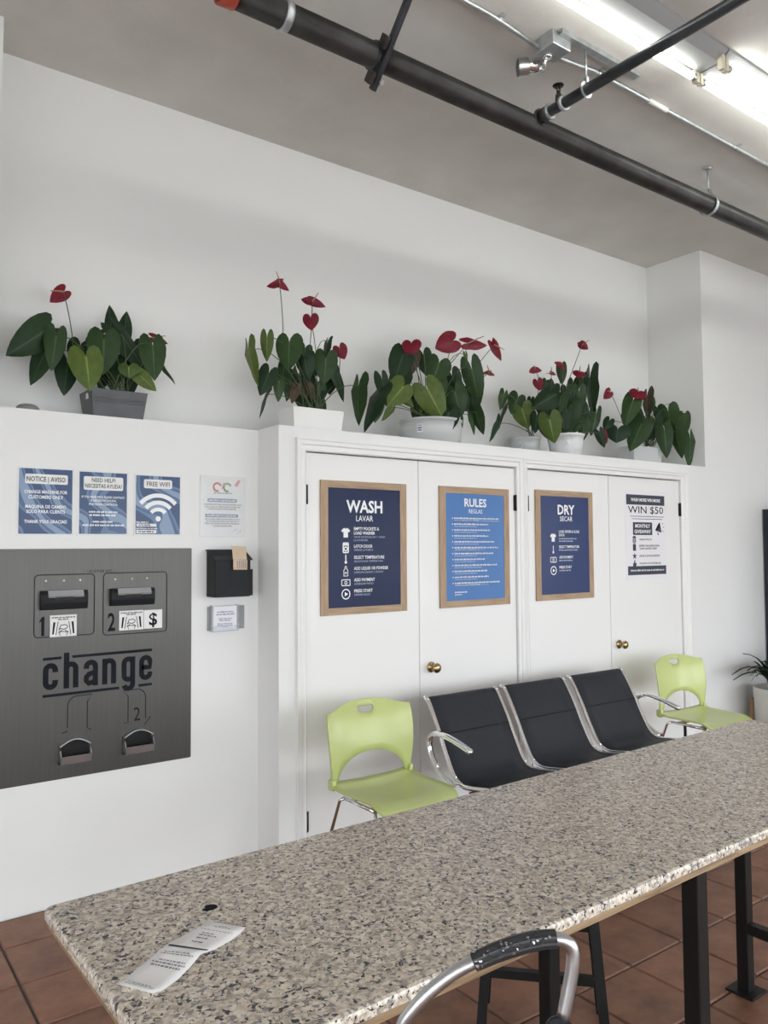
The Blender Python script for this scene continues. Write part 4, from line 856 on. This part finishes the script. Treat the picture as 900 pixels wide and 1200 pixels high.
for k in range(50):
    a=rr.uniform(0,2*math.pi); ln=rr.uniform(.30,.46); out=rr.uniform(.14,.36)*(1.35 if math.cos(a)<-.2 else 1); b0=Vector((px_+.04*math.cos(a),py_+.04*math.sin(a),.42))
    tip=b0+Vector((min(out*math.cos(a),.24),min(out*math.sin(a),.12),ln*rr.uniform(.25,.75))); mid=b0+Vector((out*.25*math.cos(a),out*.25*math.sin(a),ln*.7))
    pts=bez(b0,mid,tip,6); sd=Vector((-math.sin(a),math.cos(a),0)); mb=MB(); vs=[]
    for i,p in enumerate(pts):
        w=.034*math.sin(math.pi*(.18+.82*i/6))+.001
        vs+= [p-sd*w,p+Vector((0,0,-.006)),p+sd*w]
    fs=[(i*3+j,i*3+j+1,i*3+j+4,i*3+j+3) for i in range(6) for j in range(2)]
    put(mb.add(vs,fs,True),'leaf',M['leaf4'],sp)
# tall dark cabinet at the right edge
vk=thing('vending_cabinet','tall dark navy cabinet at the right edge behind the strap plant','cabinet',(6.95,3.2,0))
put(MB().box(6.47,7.45,2.86,3.455,.06,1.86),'cabinet_body',M['navy_panel'],vk,bevel=.008)
put(MB().box(6.55,7.37,2.845,2.859,.55,1.74),'front_glass',M['dome'],vk)
put(MB().box(6.60,7.32,2.845,2.859,.16,.45),'lower_panel',M['black_plastic'],vk,bevel=.004)
for a,b in ((6.52,2.90),(7.40,2.90),(6.52,3.40),(7.40,3.40)): put(MB().lathe([(0,0),(.025,0),(.025,.05),(.012,.06),(0,.06)],(a,b,0),12),'foot',M['black_plastic'],vk)

# ------------------------------------------------------------------ green stacking chairs
def make_chair(label):
    t=thing('stacking_chair',label,'chair',group='lime green stacking chairs by the closet')
    zs=.445; W=.235
    # seat pan, front towards -Y
    mb=MB(); nx,ny=14,14; vs=[]
    for j in range(ny+1):
        v=j/ny
        for i in range(nx+1):
            u=-1+2*i/nx
            hw=W*(1-.05*(1-v)) * (1-.10*max(0,(v-.9)/.1)**2) 
            if v<.1: hw*=1-.06*((.1-v)/.1)**2
            y=.40*(v)-.215; y-= .02*(1-u*u)*(1-v)**2
            z=zs-.014*(1-u*u)*math.sin(math.pi*v) - .035*max(0,(.25-v)/.25)**2 + .018*max(0,(v-.8)/.2)**2+.010*abs(u)**3
            vs.append((u*hw,y,z))
    fs=[(j*(nx+1)+i,j*(nx+1)+i+1,(j+1)*(nx+1)+i+1,(j+1)*(nx+1)+i) for j in range(ny) for i in range(nx)]
    o=mb.add(vs,fs,True).build('seat',M['green'],t); m=o.modifiers.new('thick','SOLIDIFY'); m.thickness=.011; m.offset=-1
    # backrest with an arched opening over the seat and a grab slot near the top
    mb=MB(); us=[-1,-.97,-.92,-.87,-.8,-.7,-.58,-.45,-.3,-.22,-.2,-.14,-.07,0,.07,.14,.2,.22,.3,.45,.58,.7,.8,.87,.92,.97,1]
    H=.362; rows=9; vs=[]
    def wid(h): 
        q=h/H
        return W*(.985+.06*math.sin(math.pi*min(1,max(0,(q-.15)/.85))*.9)+.015*q)
    for u in us:
        top=H-.052*abs(u)**2.4-(.022*max(0,(abs(u)-.87)/.13)**2)
        ar = .128*math.sqrt(max(0,1-(u/.86)**2)) if abs(u)<.86 else 0.0
        sl = max(0,1-(u/.215)**2)**.5 if abs(u)<.215 else 0
        s_top=H-.030; s_bot=s_top-.004-.027*sl
        lv=[ar+(s_bot-ar)*k/6 for k in range(7)]+[min(s_top,top-.006),top-.003 if top-.003>s_top else top-.003,top]
        lv=sorted(lv)
        for h in lv:
            q=h/H; y=.186+.055*q+.02*math.sin(math.pi*q)*-1 -.045*u*u*(.35+.65*q) - .012*max(0,q-.85)/.15*-1
            vs.append((u*wid(h),y,zs+.010+h))
    n=10; fs=[]
    for i in range(len(us)-1):
        um=(us[i]+us[i+1])/2
        for k in range(n-1):
            if k==6 and abs(um)<.2: continue
            fs.append((i*n+k,(i+1)*n+k,(i+1)*n+k+1,i*n+k+1))
    o=mb.add(vs,fs,True).build('backrest',M['green'],t); m=o.modifiers.new('thick','SOLIDIFY'); m.thickness=.010; m.offset=0
    for s in (-1,1):
        MB().prism(rrect(.152,.192,zs-.010,zs+.040,.010),'x',s*W-.018*(s>0)-.002,s*W+.018*(s<0)+.002).build('back_post',M['green'],t,bevel=.004)
        fx=s*(W-.03)
        MB().tube([(fx,-.14,zs-.03),(fx+s*.012,-.16,zs-.05),(fx+s*.04,-.215,.008)],.0085,10).build('leg',M['chrome'],t)
        MB().tube([(fx,.10,zs-.03),(fx+s*.012,.125,zs-.045),(fx+s*.04,.265,.008)],.0085,10).build('leg',M['chrome'],t)
        MB().tube([(fx,-.14,zs-.03),(fx,.10,zs-.03)],.0085,10).build('side_rail',M['chrome'],t)
    MB().tube([(-(W-.03),.06,zs-.033),(W-.03,.06,zs-.033)],.0085,10).tube([(-(W-.03),-.10,zs-.033),(W-.03,-.10,zs-.033)],.0085,10).build('cross_rail',M['chrome'],t)
    return t
c1=make_chair('lime green stacking chair below the WASH poster, left of the black bench'); c1.location=(2.205,2.955,0); c1.rotation_euler=(0,0,0)
c2=bpy.data.objects.new('stacking_chair',None); COL.objects.link(c2); c2.empty_display_size=.05
for k in ('category','group'): c2[k]=c1[k]
c2['label']='lime green stacking chair at the right end of the black bench'
for ch_ in list(c1.children):
    o=ch_.copy(); COL.objects.link(o); o.parent=c2
c2.location=(4.745,2.96,0); c2.rotation_euler=(0,0,math.radians(-4))

# ------------------------------------------------------------------ three-seat bench
BX0=2.600; PIT=.553
bn=thing('waiting_bench','three-seat black mesh waiting bench with chrome rails and arms','bench',(BX0+1.5*PIT,2.95,0))
prof=[(3.215,.755),(3.222,.772),(3.205,.765),(3.185,.735)]
path=[(3.225,.772),(3.205,.768),(3.185,.745),(3.150,.690),(3.105,.610),(3.065,.530),(3.020,.450),(2.990,.412),(2.955,.392),(2.91,.386),(2.83,.396),(2.72,.414),(2.62,.426),(2.575,.424),(2.545,.408),(2.53,.385)]
def smooth_path(p,n=3):
    out=[]
    for i in range(len(p)-1):
        p0=Vector(p[max(i-1,0)]);p1=Vector(p[i]);p2=Vector(p[i+1]);p3=Vector(p[min(i+2,len(p)-1)])
        for k in range(n):
            t=k/n; out.append(.5*((2*p1)+(-p0+p2)*t+(2*p0-5*p1+4*p2-p3)*t*t+(-p0+3*p1-3*p2+p3)*t**3))
    out.append(Vector(p[-1])); return out
sp_=smooth_path(path)
def path_normals(p):
    out=[]
    for i in range(len(p)):
        d=(p[min(i+1,len(p)-1)]-p[max(i-1,0)]).normalized(); out.append(Vector((-d.y,d.x)))   # towards the sitter or below
    return out
nr_=path_normals(sp_)
for k in range(3):
    a=BX0+k*PIT+.012; b=a+PIT-.060
    for xx in (a,b):
        mb=MB().sweep([(xx,q.x,q.y) for q in sp_],[(.011*math.cos(2*math.pi*j/12),.013*math.sin(2*math.pi*j/12)) for j in range(12)],True,True,(0,-1,.2))
        put(mb,'side_rail',M['chrome'],bn)
    # sheet between the rails
    mb=MB(); vs=[]; xs=[a+.010+(b-a-.020)*i/6 for i in range(7)]
    for q in sp_[1:-1]:
        for x in xs: vs.append((x,q.x,q.y))
    m=len(xs); n=len(sp_)-2
    fs=[(i*m+j,i*m+j+1,(i+1)*m+j+1,(i+1)*m+j) for i in range(n-1) for j in range(m-1)]
    mb.add(vs,fs,True); o=put(mb,'seat_sheet',M['perf'],bn)
    uv=o.data.uv_layers.new(name='UVMap'); cum=[0]
    for i in range(1,n): cum.append(cum[-1]+(sp_[i+1]-sp_[i]).length)
    for poly in o.data.polygons:
        for li in poly.loop_indices:
            vi=o.data.loops[li].vertex_index; uv.data[li].uv=(o.data.vertices[vi].co.x,cum[vi//m])
    md=o.modifiers.new('thick','SOLIDIFY'); md.thickness=.008; md.offset=0
    # crease where the back sheet is folded
    put(MB().bar([(a+.016,3.0955,.606),(b-.016,3.0955,.606)],.004,.003,(0,-1,.5)),'sheet_fold',M['black_plastic'],bn)
XE=BX0+3*PIT-.012
put(MB().box(BX0+.02,XE-.02,2.84,2.90,.315,.365),'beam',M['black_metal'],bn,bevel=.004)
for xx in (BX0+.30,XE-.30):
    put(MB().bar([(xx,2.87,.32),(xx,2.87,.05)],.05,.05,(1,0,0)).bar([(xx,2.60,.02),(xx,2.75,.045),(xx,2.87,.06),(xx,2.99,.045),(xx,3.14,.02)],.05,.03,(0,0,1)),'leg',M['chrome'],bn)
    for yy in (2.60,3.14): put(MB().lathe([(0,0),(.022,0),(.022,.012),(0,.014)],(xx,yy,0),12),'glide_foot',M['black_plastic'],bn)
for s,xx in ((-1,BX0-.022),(1,XE+.022)):
    ap=smooth_path([(2.845,.578),(2.87,.586),(2.94,.604),(3.02,.618),(3.09,.617),(3.135,.590),(3.145,.545),(3.125,.495),(3.08,.445),(3.02,.410),(2.96,.388)],4)
    a=put(MB().sweep([(xx,q.x,q.y) for q in ap],[(.018*math.cos(2*math.pi*j/12),.015*math.sin(2*math.pi*j/12)) for j in range(12)],True,True,(0,0,1)),'armrest',M['chrome'],bn)
    MB().lathe([(0,-.016),(.010,-.013),(.015,-.006),(.0165,0),(.015,.006),(.010,.013),(0,.016)],(xx,2.841,.577),14,'y').build('arm_end',M['chrome'],a)
    put(MB().tube([(xx,2.97,.392),(xx-s*.035,2.97,.392)],.010,8),'arm_bolt',M['chrome'],bn)

# ------------------------------------------------------------------ granite folding table
TH=math.radians(1.2); TZ=.876
tb=thing('folding_table','long granite topped folding table on black square legs','table',(.374,1.619,0),TH)
LN,DP=2.615,.645
def edge_rect(i): return rrect(i,LN-i,-DP+i,-i,.018,5)
lay=[(.003,TZ-.022),(.0,TZ-.019),(0,TZ-.007),(.002,TZ-.002),(.007,TZ)]
mb=MB(); vs=[]; n=len(edge_rect(0))
for i,z in lay: vs+=[(x,y,z) for x,y in edge_rect(i)]
fs=[tuple(range(n-1,-1,-1)),tuple((len(lay)-1)*n+j for j in range(n))]+[(r*n+j,r*n+(j+1)%n,(r+1)*n+(j+1)%n,(r+1)*n+j) for r in range(len(lay)-1) for j in range(n)]
gt=mb.add(vs,fs).build('granite_top',M['granite'],tb)
MB().box(.006,LN-.006,-DP+.005,-.005,TZ-.036,TZ-.022).build('plywood_base',M['ply'],tb)
lw=.042
for lx in (.20,1.280,2.300):
    fy,ny_=-.130,-.570
    for yy in (fy,ny_):
        MB().box(lx-lw/2,lx+lw/2,yy-lw/2,yy+lw/2,.006,TZ-.036).build('leg',M['black_metal'],tb,bevel=.003)
        MB().box(lx-.05,lx+.05,yy-.05,yy+.05,0,.008).build('foot_plate',M['black_metal'],tb,bevel=.002)
    MB().box(lx-.018,lx+.018,ny_+lw/2,fy-lw/2,.205,.240).build('crossbar',M['black_metal'],tb,bevel=.002)
sb=MB(); sr=random.Random(5); pts=[]
for k in range(16):
    a=2*math.pi*k/16; r=sr.uniform(.008,.015); pts.append((r*math.cos(a)*1.15+.248,r*math.sin(a)-.205))
sb.prism(pts,'z',TZ-.0005,TZ+.0007); sb.build('dark_fleck',M['ink'],tb)
# receipt, curled in two folds
RC=[((.397,1.245),(.432,1.187)),((.414,1.262),(.452,1.199)),((.440,1.285),(.482,1.216)),((.468,1.299),(.512,1.236)),((.486,1.308),(.536,1.253)),((.515,1.330),(.566,1.262)),((.553,1.348),(.602,1.279)),((.582,1.360),(.628,1.294)),((.598,1.367),(.642,1.302))]
ZR=[.010,.003,.0015,.004,.009,.005,.0018,.0015,.004]
mb=MB(); vs=[]
for (p,q),z in zip(RC,ZR): vs+= [(p[0]+(q[0]-p[0])*i/4,p[1]+(q[1]-p[1])*i/4,TZ+z) for i in range(5)]
fs=[(r*5+i,r*5+i+1,(r+1)*5+i+1,(r+1)*5+i) for r in range(len(RC)-1) for i in range(4)]
rc=mb.add(vs,fs,True).build('receipt',M['receipt_paper']); md=rc.modifiers.new('thick','SOLIDIFY'); md.thickness=.0003
tag(rc,'curled white paper receipt lying on the granite table','receipt')
def rp(s,t):   # s along the strip 0..8, t across 0..1
    i=min(int(s),7); k=s-i
    P=[Vector((*(Vector(RC[j][0]).lerp(Vector(RC[j][1]),t)),TZ+ZR[j]+.0009)) for j in (i,i+1)]
    return P[0].lerp(P[1],k)
mb=MB(); pr=random.Random(9)
def pline(s,t0,t1,th):
    t=t0
    while t<t1-.02:
        w=min(pr.uniform(.03,.10),t1-t); mb.add([rp(s,t),rp(s,t+w),rp(s+th,t+w),rp(s+th,t)],[(0,1,2,3)]); t+=w+.025
for s,t0,t1,th in ((.55,.1,.85,.07),(.75,.25,.85,.09),(.95,.1,.7,.06),(2.55,.15,.85,.12),(2.8,.1,.9,.10),(3.05,.2,.85,.08),(3.7,.1,.9,.07),(3.9,.15,.75,.07),(5.3,.35,.6,.10),(5.7,.3,.55,.10),(6.0,.25,.65,.10),(6.25,.25,.55,.08),(6.7,.1,.9,.05),(7.2,.3,.7,.09),(7.4,.4,.6,.07)): pline(s,t0,t1,th)
mb.build('receipt_print',M['ink_soft'],rc)['kind']='stuff'
mb=MB().add([rp(4.55,.05),rp(4.55,.95),rp(4.72,.95),rp(4.72,.05)],[(0,1,2,3)]); mb.build('receipt_bar',M['slate_ink'],rc)

# ------------------------------------------------------------------ stool under the table
ang=math.radians(-47)
st=thing('counter_stool','black metal counter stool with splayed legs under the granite table','stool',(1.90,1.77,0),ang)
hs,hb=.135,.19; zt=.66
for sx in(-1,1):
    for sy in(-1,1):
        MB().bar([(sx*hb,sy*hb,0),(sx*hs,sy*hs,zt)],.028,.028,(1,0,0)).build('leg',M['black_metal'],st)
def at(z): return hb+(hs-hb)*z/zt
for sy in (-1,1):
    z=.285; a=at(z); MB().bar([(-a,sy*a,z),(a,sy*a,z)],.024,.024).build('stretcher',M['black_metal'],st)
for sx in (-1,1):
    z=.22; a=at(z); MB().bar([(sx*a,-a,z),(sx*a,a,z)],.024,.024).build('stretcher',M['black_metal'],st)
MB().prism(rrect(-.165,.165,-.165,.165,.03),'z',zt,zt+.035).build('seat',M['black_plastic'],st,bevel=.006)

# ------------------------------------------------------------------ folding cart in the foreground
ca=thing('folding_cart','folding cart with silver tube handle and ribbed black grip in front of the table','cart',(.60,.66,0))
gp=[(.553,.731,1.005),(.563,.722,1.028),(.580,.708,1.051),(.600,.693,1.070),(.618,.679,1.082),(.637,.665,1.092),(.657,.650,1.1005),(.676,.636,1.106),(.693,.623,1.108)]
gp=[(x*1.1,y*1.1,z) for x,y,z in gp]; gp=[(x,y,1.55+(z-1.55)*1.1) for x,y,z in gp]
hp=[(.572,.8195,.79),(.586,.816,.868)]+gp+[(.772,.6776,1.0605),(.7785,.6737,1.0495),(.7785,.6737,1.031),(.775,.6765,1.0055),(.768,.681,.969)]
def sm3(p,n=4):
    out=[]
    for i in range(len(p)-1):
        p0,p1,p2,p3=[Vector(p[min(max(j,0),len(p)-1)]) for j in (i-1,i,i+1,i+2)]
        for k in range(n):
            t=k/n; out.append(.5*((2*p1)+(-p0+p2)*t+(2*p0-5*p1+4*p2-p3)*t*t+(-p0+3*p1-3*p2+p3)*t**3))
    out.append(Vector(p[-1])); return out
put(MB().tube(sm3(hp),.0083,16),'handle_tube',M['alu'],ca)
gs=sm3(gp[4:],5); k=28
gr=MB().sweep(gs,lambda q:[((.0104+.0006*(j%2)+.0010*math.sin(math.pi*q))*math.cos(2*math.pi*j/k),(.0104+.0006*(j%2)+.0010*math.sin(math.pi*q))*math.sin(2*math.pi*j/k)) for j in range(k)],True,False)
g=put(gr,'grip',M['rubber'],ca)
# worn raised pattern on the grip and rubbed silver flecks
fr_=random.Random(12)
vd=(Vector((0,0,EYE))-gs[len(gs)//2]).normalized(); ax=(gs[-1]-gs[0]).normalized(); sd=ax.cross(vd).normalized()
for i in range(5):
    c=gs[int(len(gs)*(.28+.11*i))]; q=MB(); pts=[]
    for j in range(13):
        a=2*math.pi*j/12; oa=.0075*math.cos(a); ob=.0055*math.sin(a); th_=ob/.0112
        pts.append(c+ax*oa+vd*(.0114*math.cos(th_))+sd*(.0114*math.sin(th_)))
    q.tube(pts,.0009,6).build('grip_emboss',M['rubber'],g)
fl_=MB()
for i in range(26):
    s_=fr_.uniform(.05,.95); c=gs[int((len(gs)-1)*s_)]; th_=fr_.gauss(.1,.55); w=fr_.uniform(.0008,.003); h=fr_.uniform(.0006,.0022)
    base=c+vd*(.0123*math.cos(th_))+sd*(.0123*math.sin(th_)); d2=(-vd*math.sin(th_)+sd*math.cos(th_))
    fl_.add([base-ax*w-d2*h,base+ax*w-d2*h*.4,base+ax*w*.6+d2*h,base-ax*w*.5+d2*h*.8],[(0,1,2,3)])
fl_.build('worn_flecks',M['alu'],g)['kind']='stuff'
jc=Vector((.764,.6835,.950))
J=put(MB().tube([jc-vd*.013,jc+vd*.011],.0185,20).tube([jc+Vector((0,0,-.005)),jc+Vector((-.004,.003,-.070))],.0145,14),'hinge_joint',M['black_plastic'],ca,bevel=.002)
for dx,dz in ((-.012,.003),(.011,.007),(.002,-.012)):
    c=jc+ _r*dx+Vector((0,0,dz)); MB().tube([c+vd*.009,c+vd*.0135],.0034,8).build('joint_bolt',M['chrome'],J)
put(MB().tube([jc+Vector((-.004,.003,-.065)),(.748,.693,.50),(.739,.697,.12)],.0083,14),'upright',M['alu'],ca)
put(MB().tube([(.572,.8195,.80),(.563,.825,.50),(.559,.827,.12)],.0083,14),'upright',M['alu'],ca)
put(MB().tube([(.743,.695,.30),(.561,.826,.30)],.007,10).tube([(.752,.691,.62),(.566,.823,.62)],.007,10),'cross_tube',M['alu'],ca)
pd=Vector((.59,.81,0))*-1; e0=Vector((.739,.697,.10)); e1=Vector((.559,.827,.10))
b_=MB(); b_.add([e0,e1,e1+pd*.26,e0+pd*.26]+[v+Vector((0,0,.012)) for v in (e0,e1,e1+pd*.26,e0+pd*.26)],[(0,1,2,3),(7,6,5,4),(0,4,5,1),(1,5,6,2),(2,6,7,3),(3,7,4,0)])
put(b_,'platform',M['alu'],ca)
axd=(e0-e1).normalized()
for e,s in ((e0,1),(e1,-1)):
    c=Vector((e.x,e.y,.075))+axd*s*.03; put(MB().tube([c-axd*.014,c+axd*.014],.075,24),'wheel',M['black_plastic'],ca)
for e in (e0,e1):
    c=e+pd*.25; put(MB().tube([(c.x,c.y,.10),(c.x,c.y,0)],.012,10),'front_foot',M['black_plastic'],ca)
